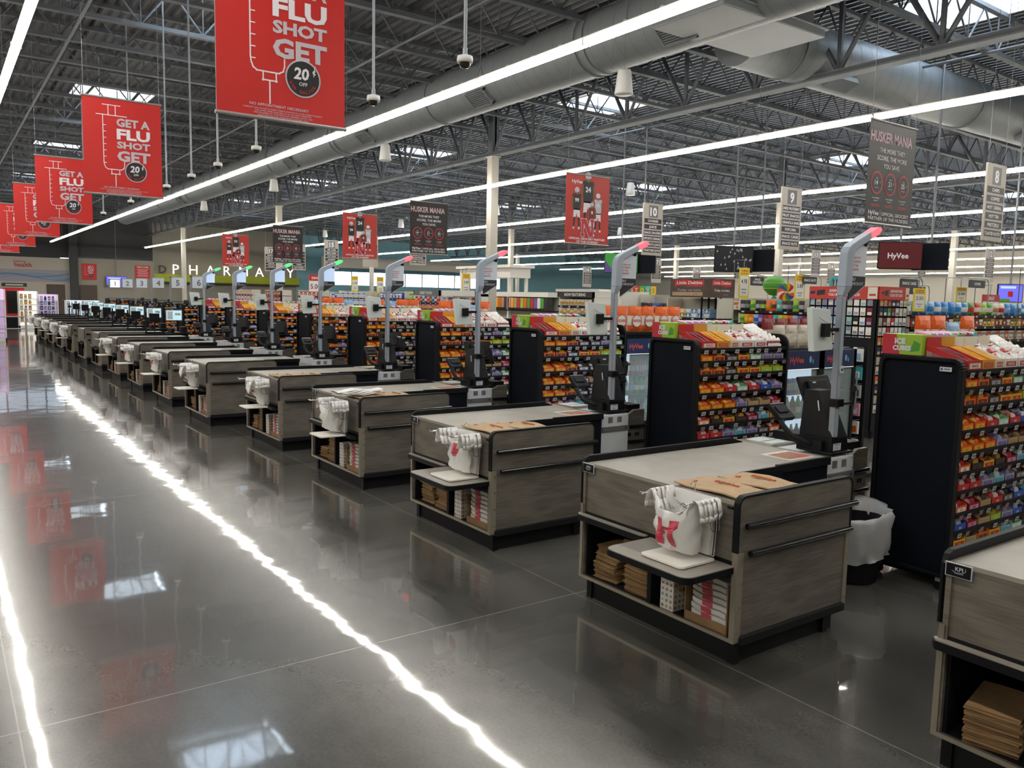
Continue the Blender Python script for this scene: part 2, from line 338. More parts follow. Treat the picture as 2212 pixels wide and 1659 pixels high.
while y < 69.5:
    c = j0.copy(); COL.objects.link(c); c.location = (0, y, 0); y += 1.92
for xg in (0., 14.05, 28.05, 42.05, 56.05):
    z = zdeck(xg); b = MB()
    for s_ in (-1, 1): b.box(xg+s_*.02, xg+s_*.11, -6, 70, z-1.72-.1, z-1.72, 'beam'); b.box(xg+s_*.02, xg+s_*.11, -6, 70, z-.2, z-.1, 'beam')
    b.box(xg-.14, xg+.14, -6, 70, z-1.84, z-1.81, 'beam')
    y = -5.0; i = 0
    while y < 69:
        b.tube([(xg, y, z-.15), (xg, y+.96, z-1.75)], .055, 'beam', 4, cap=False); b.tube([(xg, y+.96, z-1.75), (xg, y+1.92, z-.15)], .055, 'beam', 4, cap=False)
        b.box(xg-.03, xg+.03, y+.92, y+1.0, z-1.75, z-.15, 'beam'); y += 1.92
    struct(b.build('ceiling_girder'))
    for yc in (2.1, 21.0, 39.85, 58.7):
        if xg == 0: continue
        c = MB(); c.box(xg-.13, xg+.13, yc-.13, yc+.13, 0, z-1.84, 'column'); c.box(xg-.2, xg+.2, yc-.2, yc+.2, 0, .02, 'column'); c.box(xg-.18, xg+.18, yc-.18, yc+.18, z-1.87, z-1.84, 'column'); c.box(xg-.12, xg+.12, yc-.12, yc+.12, z-1.84, z, 'beam')
        struct(c.build('column', bevel=.01))
# sprinkler pipes along Y
for i, xp in enumerate((2.5, 8.0, 12.4, 17.5, 23.0)):
    b = MB(); b.tube([(xp, -5.9, 7.0), (xp, 69, 7.0)], .03, 'beam', 6)
    for y in range(-4, 68, 6): b.tube([(xp, y, 7.0), (xp, y, zdeck(xp))], .008, 'wire', 4)
    tag(b.build('sprinkler_pipe'), 'grey sprinkler pipe under the roof joists, %s from the left' % ORD[i], 'pipe')

# ---------------------------------------------------------------- light rows
def light_row(x, y0, y1, z, label):
    t = thing('light_row', label, 'ceiling light', (x, y0, z), 'suspended rows of tube lights')
    L = y1-y0; b = MB(); b.box(-.04, .04, 0, L, .03, .075, 'housing')
    n = int(L/2.44); d = MB(); u = b
    for i in range(n+1):
        ya = i*2.44+.02; yb = min(L, (i+1)*2.44-.02)
        if yb-ya < .3: continue
        d.box(-.052, .052, ya, yb, -.028, .02, 'lamp')
        u.box(-.06, .06, ya-.03, ya-.005, -.034, .04, 'housing')
        if i % 2 == 0:
            h = zdeck(x)-z; w = MB(); w.tube([(0, ya, .25), (0, ya, h)], .006, 'wire', 4); w.tube([(0, ya-.09, .07), (0, ya, .25), (0, ya+.09, .07)], .006, 'wire', 4); w.build('hanger_wire', t)
        for q in (.5, 1.1, 1.7): u.lathe([(.001, .11), (.03, .1), (.045, .075)], (0, ya+q, 0), 'housing', 8)
    d.build('lamp_lens', t); u.build('housing', t)
zl = lambda x: 5.13-.0155*max(0, x-14)
light_row(1.05, -4, 64, zl(1), 'row of tube lights at the far left top corner, leftmost in view')
light_row(6.87, -4, 65.6, zl(7), 'long row of tube lights running beside the fat grey duct')
light_row(13.4, -4, 67.6, zl(13), 'row of tube lights just right of the steel columns line, second longest')
light_row(-5.2, -4, 64, zl(0), 'unseen row of tube lights added over the entrance side of the aisle for light')  # extra row out of view, added to light the aisle
for i, x in enumerate((20.3, 27.2, 34.1, 41, 47.9, 54.8, 61.7)): light_row(x, -2, 60, zl(x), 'row of tube lights over the sales floor, %s deepest from the checkouts' % ORD[i])

# ---------------------------------------------------------------- ducts
b = MB(); t = thing('air_duct', 'fat round grey spiral duct running the length of the checkouts', 'duct', (10.7, -3, 6.82))
b.tube([(0, 0, 0), (0, 63, 0)], .58, 'duct', 32); o = b.build('duct_shell', t)
b = MB()
for i in range(180): b.tube([(.0, .35*i, 0), (0, .35*i+.012, 0)], .584, 'seam', 32, cap=False)
for yy in (9.6, 15.2, 15.45, 21.2, 27, 27.3, 33, 39, 45, 51): b.tube([(0, yy, 0), (0, yy+.06, 0)], .61, 'duct', 32, cap=True)
b.build('seams', t)
def grille(t, y, ang):
    g = MB(); c, s_ = math.cos(ang), math.sin(ang)
    def Q(a, r, yy): return (r*math.sin(ang)*-1+a*c, yy, -r*c-a*s_*1)
    def bx(a0, a1, r0, r1, ya, yb, m):
        g.hexa([Q(a0, r0, ya), Q(a1, r0, ya), Q(a1, r0, yb), Q(a0, r0, yb)], [Q(a0, r1, ya), Q(a1, r1, ya), Q(a1, r1, yb), Q(a0, r1, yb)], m)
    for q in ((-.2, .2, y, y+.04), (-.2, .2, y+.72, y+.76), (-.2, -.17, y, y+.76), (.17, .2, y, y+.76)): bx(q[0], q[1], .5, .64, q[2], q[3], 'duct')
    bx(-.17, .17, .5, .6, y+.03, y+.73, 'dark')
    for i in range(8): bx(-.15+i*.043, -.13+i*.043, .6, .625, y+.04, y+.72, 'duct')
    g.build('vent_grille', t)
for yy in (12.6, 18.6, 24.6, 30.6, 38, 46): grille(t, yy+3-3, .75)
b = MB(); b.box(9.75, 11.95, 8.5, 9.75, 6.35, 7.9, 'duct'); b.box(9.6, 12.1, 8.38, 9.85, 6.25, 6.38, 'duct'); b.box(9.55, 12.15, 8.33, 9.9, 6.36, 6.4, 'duct')
tag(b.build('duct_plenum', bevel=.02), 'big boxy grey sheet-metal plenum joining the two ducts', 'duct')
t = thing('air_duct', 'round grey duct crossing above the sales floor beyond the girder', 'duct', (12.2, 10.2, 6.75))
b = MB(); b.tube([(-.1, 0, 0), (24, 0, 0)], .56, 'duct', 28); b.build('duct_shell', t)
b = MB()
for i in range(64): b.tube([(.37*i, 0, 0), (.37*i+.012, 0, 0)], .564, 'seam', 28, cap=False)
for yy in (1.2, 8, 15): b.tube([(yy, 0, 0), (yy+.06, 0, 0)], .59, 'duct', 28)
b.build('seams', t)
for xx in (2.2, 10.4, 17):
    b = MB(); b.hexa([(xx, -.50, -.46), (xx+.8, -.50, -.46), (xx+.8, -.22, -.60), (xx, -.22, -.60)], [(xx, -.46, -.36), (xx+.8, -.46, -.36), (xx+.8, -.2, -.5), (xx, -.2, -.5)], 'seam'); b.build('vent_grille', t)

# ---------------------------------------------------------------- pendant speakers, dome cameras
sp = thing('pendant_speaker', '', 'speaker', (0, 0, 0), 'white cone speakers under the roof')
b = MB(); b.lathe([(.001, .2), (.10, .2), (.115, .17), (.16, -.2), (.15, -.21), (.001, -.21)], (0, 0, 0), 'housing', 20); b.build('cone', sp)
b = MB(); b.tube([(0, 0, .2), (0, 0, 2.36)], .006, 'wire', 4); b.build('hanger_wire', sp)
spots = [(9.74, 10.6), (9.74, 19.6), (9.74, 28.1), (9.74, 37), (19.1, 20.3), (19.1, 11), (19.6, 29), (19.8, 38), (19.8, 48), (30.4, 33), (30.4, 22)]
for i, (x, y) in enumerate(spots):
    o = sp if i == 0 else copy_tree(sp); o.location = (x, y, 5.6)
    o['label'] = 'white cone-shaped pendant speaker, %s nearest in the line %s' % (ORD[[q for q in spots if int(q[0]/10) == int(x/10) or (q[0] > 18 and x > 18 and q[0] < 25 and x < 25)].index((x, y))], 'beside the fat duct' if x < 10 else ('second from the duct' if x < 25 else 'farthest from the duct'))
dc = thing('dome_camera', '', 'camera', (0, 0, 0), 'dome cameras hung over the lane fronts')
b = MB(); b.lathe([(.001, .04), (.035, .04), (.066, .03), (.07, 0), (.066, -.022), (.001, -.022)], (0, 0, 0), 'housing', 20); b.build('camera_body', dc)
b = MB(); b.lathe([(.05, -.022), (.047, -.042), (.032, -.064), (.001, -.07)], (0, 0, 0), 'smoke', 16); b.build('dome', dc)
b = MB(); b.tube([(0, 0, .04), (0, 0, 4.04)], .0155, 'pipelight', 8); b.lathe([(.021, .04), (.021, .1)], (0, 0, 0), 'pipelight', 8); b.build('drop_pipe', dc)
for i, y in enumerate((6.14, 7.92, 11.67, 13.57, 15.2, 17.07, 20.6, 24.3, 27.5)):
    o = dc if i == 0 else copy_tree(dc); o.location = (3.8, y, 3.93)
    o['label'] = 'white dome camera on a long grey pipe over the lanes, %s nearest' % ORD[i]
# ================================================================ checkout lanes
# local frame of a lane: x away from the aisle, y along the row, origin at the near front corner of the counter
def rrect(x0, x1, z0, z1, r, top=True, bot=False, n=5):
    P = []
    def arc(cx, cz, a0):
        for i in range(n+1):
            a = math.radians(a0+90*i/n); P.append((cx+r*math.cos(a), cz+r*math.sin(a)))
    if bot: arc(x0+r, z0+r, 180); arc(x1-r, z0+r, 270)
    else: P.extend([(x0, z0), (x1, z0)])
    if top: arc(x1-r, z1-r, 0); arc(x0+r, z1-r, 90)
    else: P.extend([(x1, z1), (x0, z1)])
    return P

def counter(express=False):
    t = thing('checkout_counter', '', 'checkout counter', (0, 0, 0), 'checkout counters along the aisle')
    wx = 1.01
    # near end panel
    b = MB(); b.prism(rrect(0, wx, .625, .92, .05), 'y', .004, .034, 'wood'); b.prism([(.045, .15), (.965, .15), (.965, .64), (.045, .64)], 'y', .002, .03, 'wood'); b.build('end_panel', t)
    b = MB(); P = rrect(-.004, wx+.004, .625, .926, .054); Q = rrect(.006, wx-.006, .625, .916, .046)
    for (a, c), (d, e) in zip(zip(P, P[1:]), zip(Q, Q[1:])):
        if a[1] < .63 and c[1] < .63: continue
        b.hexa([(a[0], -.001, a[1]), (c[0], -.001, c[1]), (e[0], -.001, e[1]), (d[0], -.001, d[1])], [(a[0], .037, a[1]), (c[0], .037, c[1]), (e[0], .037, e[1]), (d[0], .037, d[1])], 'black')
    a, d = P[-1], Q[-1]; b.box(-.004, .006, -.001, .037, .625, .88, 'black')
    b.build('edge_band', t)
    for xa, xb, xs in ((-.006, .045, .03), (.965, 1.0, .98)):
        b = MB(); b.box(xa, xb, -.004, .03, .14, .625, 'edge')
        for z in (.2, .33, .46, .58): b.tube([(xs, -.008, z), (xs, -.003, z)], .005, 'chrome', 8)
        b.build('corner_strip', t)
    for z, xa, xb in ((.77, .035, 1.015), (.62, .07, .975)):
        b = MB(); b.tube([(xa, -.026, z), (xa+.006, -.026, z), (xb-.006, -.026, z), (xb, -.026, z)], .017, 'blackG', 12); b.tube([(xa+.1, -.02, z), (xa+.1, .01, z)], .008, 'black', 6); b.tube([(xb-.1, -.02, z), (xb-.1, .01, z)], .008, 'black', 6); b.build('bumper_rail', t)
    b = MB(); b.prism(rrect(.035, .97, .125, .172, .012, bot=True), 'y', -.022, .012, 'rubber'); b.build('kick_bumper', t, bevel=.004)
    # carcass: far wall, cubby, worktop
    b = MB(); b.box(.0, wx, 1.215, 1.25, .14, .885, 'wood'); b.box(.48, .5, .03, 1.22, .14, .55, 'black'); b.box(.0, .5, .03, 1.22, .14, .155, 'black')
    b.box(.5, wx, .03, 1.22, .15, .55, 'wood'); b.box(.012, .03, .034, 1.215, .572, .868, 'wood'); b.box(.02, .48, 1.2, 1.216, .155, .55, 'black'); b.box(.02, .48, .034, .05, .155, .55, 'black')
    b.build('cabinet_body', t)
    b = MB(); b.box(-.006, .012, .0, 1.25, .138, .158, 'steel'); b.box(-.006, .012, 1.225, 1.25, .138, .62, 'steel'); b.build('cubby_edge', t)
    b = MB(); b.box(.004, .03, .02, 1.235, .548, .572, 'black'); b.box(0., .49, .61, .64, .155, .55, 'black'); b.build('divider', t)
    b = MB(); b.prism([(.02, .034), (.62, .034), (.62, .51), (1.0, .51), (1.0, .525), (1.565, .525), (1.565, 1.22), (.02, 1.22)], 'z', .868, .886, 'laminate'); b.build('worktop', t)
    b = MB(); b.prism([(.02, .026), (.02, .032), (1.56, .032), (1.56, .026)], 'y', 0, 0, 'black')
    b = MB(); b.prism([(0, 1.22), (0, 1.26)], 'z', 0, 0, 'black') if 0 else None
    b.prism([(0.0, .62), (1.62, .62), (1.62, .80), (1.55, .886), (1.42, .926), (.05, .926), (.015, .912), (0, .875)], 'y', 1.235, 1.262, 'black'); b.build('side_guard', t, bevel=.003)
    b = MB(); b.box(.62, 1.0, .498, .512, .855, .892, 'black'); b.box(.985, 1.55, .5, .526, .845, .898, 'black'); b.box(.61, .622, .034, .5, .72, .892, 'black')
    b.box(.62, 1.0, .04, .49, .70, .715, 'black'); b.box(.62, .63, .04, .49, .7, .87, 'panelblack'); b.box(.62, 1.02, .49, .5, .14, .87, 'panelblack')
    b.box(1.0, 1.545, .52, .535, .1, .868, 'panelblack'); b.box(1.0, 1.02, .04, .47, .1, .72, 'panelblack'); b.build('bagging_well', t)
    # pull-out shelf and far ledge
    b = MB(); b.prism([(.02, .65), (.02, 1.25), (-.005, 1.265), (-.03, 1.245), (-.03, .68), (-.015, .655)], 'z', .55, .558, 'laminate'); b.prism([(.02, .65), (.02, 1.25), (-.006, 1.268), (-.034, 1.247), (-.034, .678), (-.017, .652)], 'z', .515, .5505, 'black'); b.build('ledge', t)
    # base
    b = MB(); b.box(.06, .95, .05, .065, .0, .13, 'rubber'); b.box(.06, .075, .06, 1.2, 0, .13, 'rubber'); b.box(.94, .955, .06, 1.2, 0, .13, 'rubber'); b.box(.02, 1.0, .03, 1.23, .125, .14, 'rubber'); b.build('plinth', t)
    for x, y in ((.045, .03), (.045, 1.18), (.84, .03), (.84, 1.18)):
        b = MB(); b.box(x, x+.045, y, y+.045, 0, .13, 'black'); b.build('leg', t)
    if not express:
        b = MB(); b.box(-.0065, -.002, 1.135, 1.24, .83, .888, 'signwhite'); b.box(-.009, -.0064, 1.139, 1.236, .834, .884, 'black')
        f = Face(b, (-.009, 1.236, .834), (0, -1, 0), (0, 0, 1)); f.text('KPI', .052, .024, .017, 'signwhite', 1); f.line([(.025, .022), (.04, .016), (.065, .018), (.078, .03), (.076, .04)], .0015, 'signwhite'); f.text('CONCEPTS', .052, .012, .005, 'polelight', 1)
        b.build('badge', t)
    b = MB(); b.tube([(.009, .05, .855), (.009, .085, .855)], .0075, 'black', 8); b.build('slot', t)
    return t
def pull_shelf(t, out=.36):
    b = MB(); y0, y1, r = .02, .63, .06
    def ring(x0, g): return [(.03, y0-g), (.03, y1+g)]+[(x0-g+r-r*math.sin(math.radians(a)), y1+g-r+r*math.cos(math.radians(a))) for a in range(0, 91, 15)]+[(x0-g+r-r*math.cos(math.radians(a)), y0-g+r-r*math.sin(math.radians(a))) for a in range(0, 91, 15)]
    b.prism(ring(-out, 0), 'z', .53, .552, 'laminate'); b.prism(ring(-out, .004), 'z', .515, .5475, 'black'); b.build('pull_out_shelf', t)
    return t
def cutshelf(t):
    b = MB(); b.prism([(.03, .04), (.03, .6), (-.03, .58), (-.05, .5), (-.05, .12), (-.03, .05)], 'z', .50, .53, 'black'); b.build('pull_out_shelf', t); return t

SELF = list(range(0, 9)); EXPR = list(range(9, 16))
c0 = counter(); c0b = copy_tree(c0, (0, 0, -50)); pull_shelf(c0); cutshelf(c0b); ce = copy_tree(c0b)
counters = {}
for k in range(0, 16):
    src = c0 if k in (0, 1, 2) else c0b
    o = src if k in (0, 3) else copy_tree(src)
    if k == 9: bpy.data.objects.remove(ce) if 0 else None
    o.location = (LX(k), LY(k), 0); counters[k] = o
    o['label'] = 'grey wood-grain checkout counter with black rails, '+LN(k)
for ch in list(KIDS.get(ce.name, [])): bpy.data.objects.remove(ch)
bpy.data.objects.remove(ce)

# ---------------------------------------------------------------- bag rack with white board and wire arms
def rack():
    t = thing('bag_rack', '', 'bag rack', (0, 0, 0), 'bag racks on the counter fronts')
    b = MB(); b.prism([(p[0], p[1]) for p in rrect(-.29, -.02, .12, .42, .025, bot=True)], 'z', .56, .574, 'poly'); b.build('board', t, bevel=.003)
    b = MB()
    for y in (.13, .43):
        b.tube([(-.03, y, .585), (-.02, y, .75), (-.03, y, .895), (-.2, y, .895), (-.265, y, .895), (-.285, y, .905)], .0042, 'chrome', 8); b.tube([(-.2, y+.012, .89), (-.27, y+.012, .888), (-.29, y+.008, .9), (-.285, y, .905)], .0035, 'chrome', 8)
    b.tube([(-.03, .13, .895), (-.03, .43, .895)], .0042, 'chrome', 8); b.tube([(-.03, .13, .585), (-.03, .43, .585)], .0042, 'chrome', 8); b.tube([(-.03, .28, .895), (-.03, .28, .95), (-.05, .28, .965), (-.07, .28, .945)], .003, 'chrome', 8)
    for y, s_ in ((.13, -1), (.43, 1)):
        b.tube([(-.02, y, .84), (-.05, y+s_*.03, .85)]+[(-.07-.05*math.sin(math.radians(a)), y+s_*.035, .79+.055*math.cos(math.radians(a))) for a in range(0, 181, 20)]+[(-.02, y, .73)], .0032, 'chrome', 6)
        for dx in (.04, .06): b.tube([(-dx, y+s_*.034, .85), (-dx, y+s_*.034, .735)], .0025, 'chrome', 5)
    b.build('wire_frame', t); return t
def bag(kind):
    """T-shirt bag hooked on the two rods; grid over the front, sides rounded back."""
    rnd = random.Random(kind*11+3); b = MB(); nu, nv = 26, 26
    top, bot = .895, .60; vs = []
    for j in range(nv+1):
        v = j/nv                       # 0 bottom .. 1 top
        for i in range(nu):
            z = bot+(top-bot)*v
            a = 2*math.pi*i/nu; cx, cy = -.14, .28
            open_ = (.07 if kind in (0, 2) else .03)+.02*math.sin(3*v+kind)
            if kind == 0: wy, wx = .115+.045*v**1.6, .075+.04*math.sin(math.pi*min(1, v*1.1))
            elif kind == 1: wy, wx = .125+.025*v, .035+.015*math.sin(math.pi*v); cx = -.10
            elif kind == 2: wy, wx = .125+.02*v, .02+.075*math.sin(math.pi*(.12+.8*v)); cx = -.13
            else: wy, wx = .075+.075*v**1.3, .04+.04*v; cx = -.07-.10*v**1.5
            if kind == 3: cy = .25+.0*v; z = bot-.02+(top-bot+.02)*v
            ca, sa = math.cos(a), math.sin(a)
            cr = .014*math.sin(a*5+v*7+kind)+.010*math.sin(a*9-v*13)+rnd.uniform(-.003, .003)
            x = cx+(wx+cr)*ca; y = cy+(wy+cr*.6)*sa
            if v > .78:                # scallop between the handles
                q = (v-.78)/.22; dip = max(0, 1-abs(sa)*1.5)
                z = z-q*.12*dip-(.05*q*(1 if ca < 0 else 0))*dip; y = y*(1-q*.5)+(cy+(.15 if sa > 0 else -.15))*q*.5
            if v < .08: x = cx+(x-cx)*(.55+v*5.6)
            vs.append((min(x, -.012), y, z))
    b.add(vs, [(j*nu+i, j*nu+(i+1) % nu, (j+1)*nu+(i+1) % nu, (j+1)*nu+i) for j in range(nv) for i in range(nu)], 'film', True)
    b.add(vs[:nu], [tuple(range(nu))[::-1]], 'film')
    # handles folded over the rods, and the pack of further bags behind
    for s_ in (-1, 1):
        y = .28+s_*.15
        for q in range(5):
            x = -.035-.034*q; w = .036; dz = rnd.uniform(-.012, .012); o_ = s_*rnd.uniform(-.006, .006)
            P = [(-.05, .79), (-.02, .85), (-.004, .903), (.014, .908), (.036, .89), (.052, .83), (.050, .80)]
            for (ya, za), (yb, zb) in zip(P, P[1:]):
                b.add([(x, y+s_*ya+o_, za+dz*(ya > .03)), (x-w, y+s_*ya-o_, za-dz*(ya < 0)), (x-w, y+s_*yb-o_, zb-dz*(yb < 0)), (x, y+s_*yb+o_, zb+dz*(yb > .03))], [(0, 1, 2, 3)], 'film', True)
    for q in range(4):
        x = -.022-.006*q
        b.add([(x, .15+.004*q, .585), (x, .42-.004*q, .585), (x-.004, .43, .74), (x, .42, .90), (x, .14, .90), (x-.006, .135, .74)], [(0, 1, 2, 5), (5, 2, 3, 4)], 'film')
    o = b.build('bag_body_print'); me = o.data
    o.modifiers.new('s', 'SOLIDIFY').thickness = .0012
    # red print hugging the front
    p = MB()
    def surf(u, v):                    # u across 0..1, v up 0..1 on the front half
        j = min(nv-1, int(v*nv)); a = math.pi*(1.5-u) ; i = int((a/(2*math.pi))*nu) % nu
        A = Vector(vs[j*nu+i]); B = Vector(vs[j*nu+(i+1) % nu]); fr = (a/(2*math.pi))*nu-int((a/(2*math.pi))*nu)
        C = Vector(vs[(j+1)*nu+i]); return A.lerp(B, fr).lerp(C, (v*nv-j))+Vector((-.005, 0, 0))
    rects = {0: [(.30, .42, .14, .62), (.52, .66, .14, .60), (.42, .52, .44, .5)], 1: [(.40, .52, .42, .74), (.45, .58, .38, .50)], 2: [], 3: [(.3, .42, .6, .72), (.5, .62, .5, .6)]}[kind]
    for u0, u1, v0, v1 in rects:
        n = max(2, int((v1-v0)*nv)); m_ = 3
        for j in range(n):
            for i in range(m_):
                ua, ub = u0+(u1-u0)*i/m_, u0+(u1-u0)*(i+1)/m_; va, vb = v0+(v1-v0)*j/n, v0+(v1-v0)*(j+1)/n
                p.quad(surf(ub, va), surf(ua, va), surf(ua, vb), surf(ub, vb), 'printmix')
    f = Face(p, (-.16 if kind != 1 else -.128, .34, .665 if kind == 1 else .62), (0, -1, 0), (0, 0, 1))
    if kind == 1: f.text('HyVeedeals', .06, .01, .010, 'printred')
    if kind == 0: f.o = Vector((-.215, .34, .625)); f.text('deals.com', .06, 0, .009, 'printred')
    return o, (p.build('print') if p.v else None)
mat('kprint', '#c0734f', .6); mat('printmix', '#d0495a', .5, var=.45, sc=260)
rk = rack(); BAG = {}
for kd in range(4):
    o, p = bag(kd); o.name = 'plastic_bag'; tag(o, '', 'plastic bag', 'plastic bags on the bag racks')
    if p: p.name = 'print'; p.parent = o; KIDS.setdefault(o.name, []).append(p)
    BAG[kd] = [o, False]
for k in range(1, 16):
    if k in (9, 10): continue
    o = rk if k == 1 else copy_tree(rk); dx = 0 if k < 3 else 0
    o.location = (LX(k)-(0 if k < 3 else .07), LY(k), -.004 if k < 3 else -.024); o['label'] = 'chrome wire bag rack on a white board, '+LN(k)
    kd = {1: 0, 2: 1, 3: 2, 4: 3, 5: 3, 6: 1, 7: 1, 8: 3}.get(k, 2); src, used = BAG[kd]
    g = src if not used else copy_tree(src); BAG[kd][1] = True
    g.location = (LX(k)-(0 if k < 3 else .05), LY(k), -.004 if k < 3 else -.02)
    g['label'] = ['white plastic grocery bag with a big red letter hung open, ', 'white plastic grocery bag with red print hung flat, ', 'plain white plastic grocery bag hung open, ', 'white plastic grocery bag pulled sideways, '][kd]+LN(k)
for kd in BAG:
    if not BAG[kd][1]: bpy.data.objects.remove(BAG[kd][0])
# a second loose bag bundle lying over the rack, third lane
b = MB(); r_ = random.Random(4)
for i in range(5):
    P = [(-.14+.07*j, .30+.02*math.sin(j+i)+r_.uniform(-.01, .01), .925+.009*i+.01*math.sin(j*1.3+i)) for j in range(8)]
    for (a, c) in zip(P, P[1:]): b.hexa([(a[0], a[1]-.07, a[2]), (c[0], c[1]-.07, c[2]), (c[0], c[1]+.07, c[2]), (a[0], a[1]+.07, a[2])], [(a[0], a[1]-.06, a[2]+.008), (c[0], c[1]-.06, c[2]+.008), (c[0], c[1]+.06, c[2]+.008), (a[0], a[1]+.06, a[2]+.008)], 'film')
o = b.build('plastic_bag_bundle', loc=(LX(3), LY(3), 0)); tag(o, 'loose bundle of white plastic bags lying across the rack, third whole lane', 'bag bundle')

# ---------------------------------------------------------------- stock in the cubbies
def layered(name, n, x, y, h, m, rnd, wob=.006, strip=None, bulge=0):
    """a pile of folded sheets: n wavy layers, size x by y by h"""
    b = MB(); t = h/n
    for i in range(n):
        ox, oy = rnd.uniform(-wob, wob), rnd.uniform(-wob, wob); z0 = i*t; N = 6; top = []; bt = []
        g = rnd.uniform(.0, .5)
        for j in range(N+1):
            yy = y*j/N; wv = .18*t*math.sin(j*1.1+i*1.7); top.append((yy+oy, z0+t*(.8-g*.2)+wv)); bt.append((yy+oy, z0+wv))
        for j in range(N):
            b.hexa([(ox-bulge*math.sin(math.pi*(j)/N), bt[j][0], bt[j][1]), (ox-bulge*math.sin(math.pi*(j+1)/N), bt[j+1][0], bt[j+1][1]), (x+ox, bt[j+1][0], bt[j+1][1]), (x+ox, bt[j][0], bt[j][1])], [(ox-bulge*math.sin(math.pi*j/N)-.002, top[j][0], top[j][1]), (ox-bulge*math.sin(math.pi*(j+1)/N)-.002, top[j+1][0], top[j+1][1]), (x+ox, top[j+1][0], top[j+1][1]), (x+ox, top[j][0], top[j][1])], m)
        if strip:
            a, c = strip; q = rnd.uniform(-.01, .01); b.hexa([(ox-bulge-.004, a+q, z0+t*.1), (ox-bulge-.004, c+q, z0+t*.1), (ox-bulge, c+q, z0), (ox-bulge, a+q, z0)], [(ox-bulge-.004, a+q, z0+t*.75), (ox-bulge-.004, c+q, z0+t*.75), (ox-bulge, c+q, z0+t*.8), (ox-bulge, a+q, z0+t*.8)], 'printmix')
    return b.build(name)
rn = random.Random(5)
KB = [layered('paper_bag_bundle', 7, .30, .20, .052, 'kraft', rn, .007) for _ in range(3)]
for o in KB: tag(o, '', 'paper bags', 'bundles of brown paper bags in the cubbies')
PB = layered('plastic_bag_bundle', 1, .30, .24, .034, 'bagwhite', rn, .006, (.10, .17), .008); tag(PB, '', 'plastic bags', 'bundles of white plastic bags in the cubbies')
used = set()
def put(src, loc, label, rz=0):
    o = copy_tree(src) if src.name in used else src; used.add(src.name if src.name in used or o is src else src.name)
    o.location = loc; o.rotation_euler = (0, 0, rz); o['label'] = label; return o
def dotbag():
    b = MB(); b.box(.0, .28, .0, .1, 0, .24, 'white')
    f = Face(b, (0, .1, 0), (0, -1, 0), (0, 0, 1)); rr = random.Random(2)
    for i in range(3):
        for j in range(7): f.disc(.018+.032*i, .02+.033*j, .010*rr.uniform(.6, 1.1), rr.choice(['brownish', 'rosy', 'greyish']), 1, 12)
    f = Face(b, (0, 0, 0), (1, 0, 0), (0, 0, 1))
    for i in range(8):
        for j in range(7): f.disc(.018+.033*i, .02+.033*j, .010*rr.uniform(.6, 1.1), rr.choice(['brownish', 'rosy', 'greyish']), 1, 12)
    return b.build('dotted_gift_bag')
mat('brownish', '#a5745c', .6); mat('rosy', '#c39c8c', .6); mat('greyish', '#a3a39a', .6)
DB = dotbag(); tag(DB, '', 'gift bags', 'dotted gift bags in the cubbies')
def carton():
    b = MB(); b.box(0, .34, 0, .006, 0, .27, 'kraft'); b.box(0, .006, 0, .3, 0, .05, 'kraft'); b.box(.33, .34, 0, .3, 0, .27, 'kraft'); b.box(0, .34, .294, .3, 0, .22, 'kraft'); b.box(0, .34, 0, .3, 0, .005, 'kraft')
    return b.build('kraft_carton')
CT = carton(); tag(CT, '', 'carton', 'open kraft cartons of plastic bags')
for k in range(1, 9):
    bx, by = LX(k), LY(k); rr = random.Random(k*7)
    n = 6 if k != 1 else 6
    for i in range(n):
        put(KB[i % 3], (bx+.03+rr.uniform(0, .015), by+.665+rr.uniform(-.01, .015), .157+.053*i), 'brown paper bag bundle, %s from the bottom of the main stack, %s' % (ORD[i], LN(k)), rr.uniform(-.05, .05))
    n2 = {1: 4, 2: 5, 3: 2, 4: 3}.get(k, 3)
    for i in range(n2):
        put(KB[(i+1) % 3], (bx+.04+rr.uniform(0, .03), by+.955+rr.uniform(-.01, .01), .157+.053*i), 'brown paper bag bundle, %s from the bottom of the far stack, %s' % (ORD[i], LN(k)), rr.uniform(-.08, .08))
    put(DB, (bx+.02, by+.45, .157), 'gift paper bags with brown dots, '+LN(k), .0)
    put(CT, (bx+.015, by+.06, .157), 'open kraft carton holding white bags, '+LN(k))
    for i in range(8 if k < 5 else 7):
        put(PB, (bx+.028, by+.085+rr.uniform(-.008, .008), .166+.035*i), 'red-printed white bag bundle, %s from the bottom in its carton, %s' % (ORD[i], LN(k)))
for k in range(9, 16):
    bx, by = LX(k), LY(k)
    for i in range(5): put(KB[i % 3], (bx+.03, by+.67, .157+.053*i), 'brown paper bag bundle, %s up in the cubby, %s' % (ORD[i], LN(k)))
    put(CT, (bx+.015, by+.1, .157), 'open kraft carton in the cubby, '+LN(k))
k = 0
for i in range(3): put(KB[i], (LX(0)+.05, LY(0)+.93, .157+.053*i), 'brown paper bag bundle, %s from the bottom, lane cut off at the right edge' % ORD[i], .2)
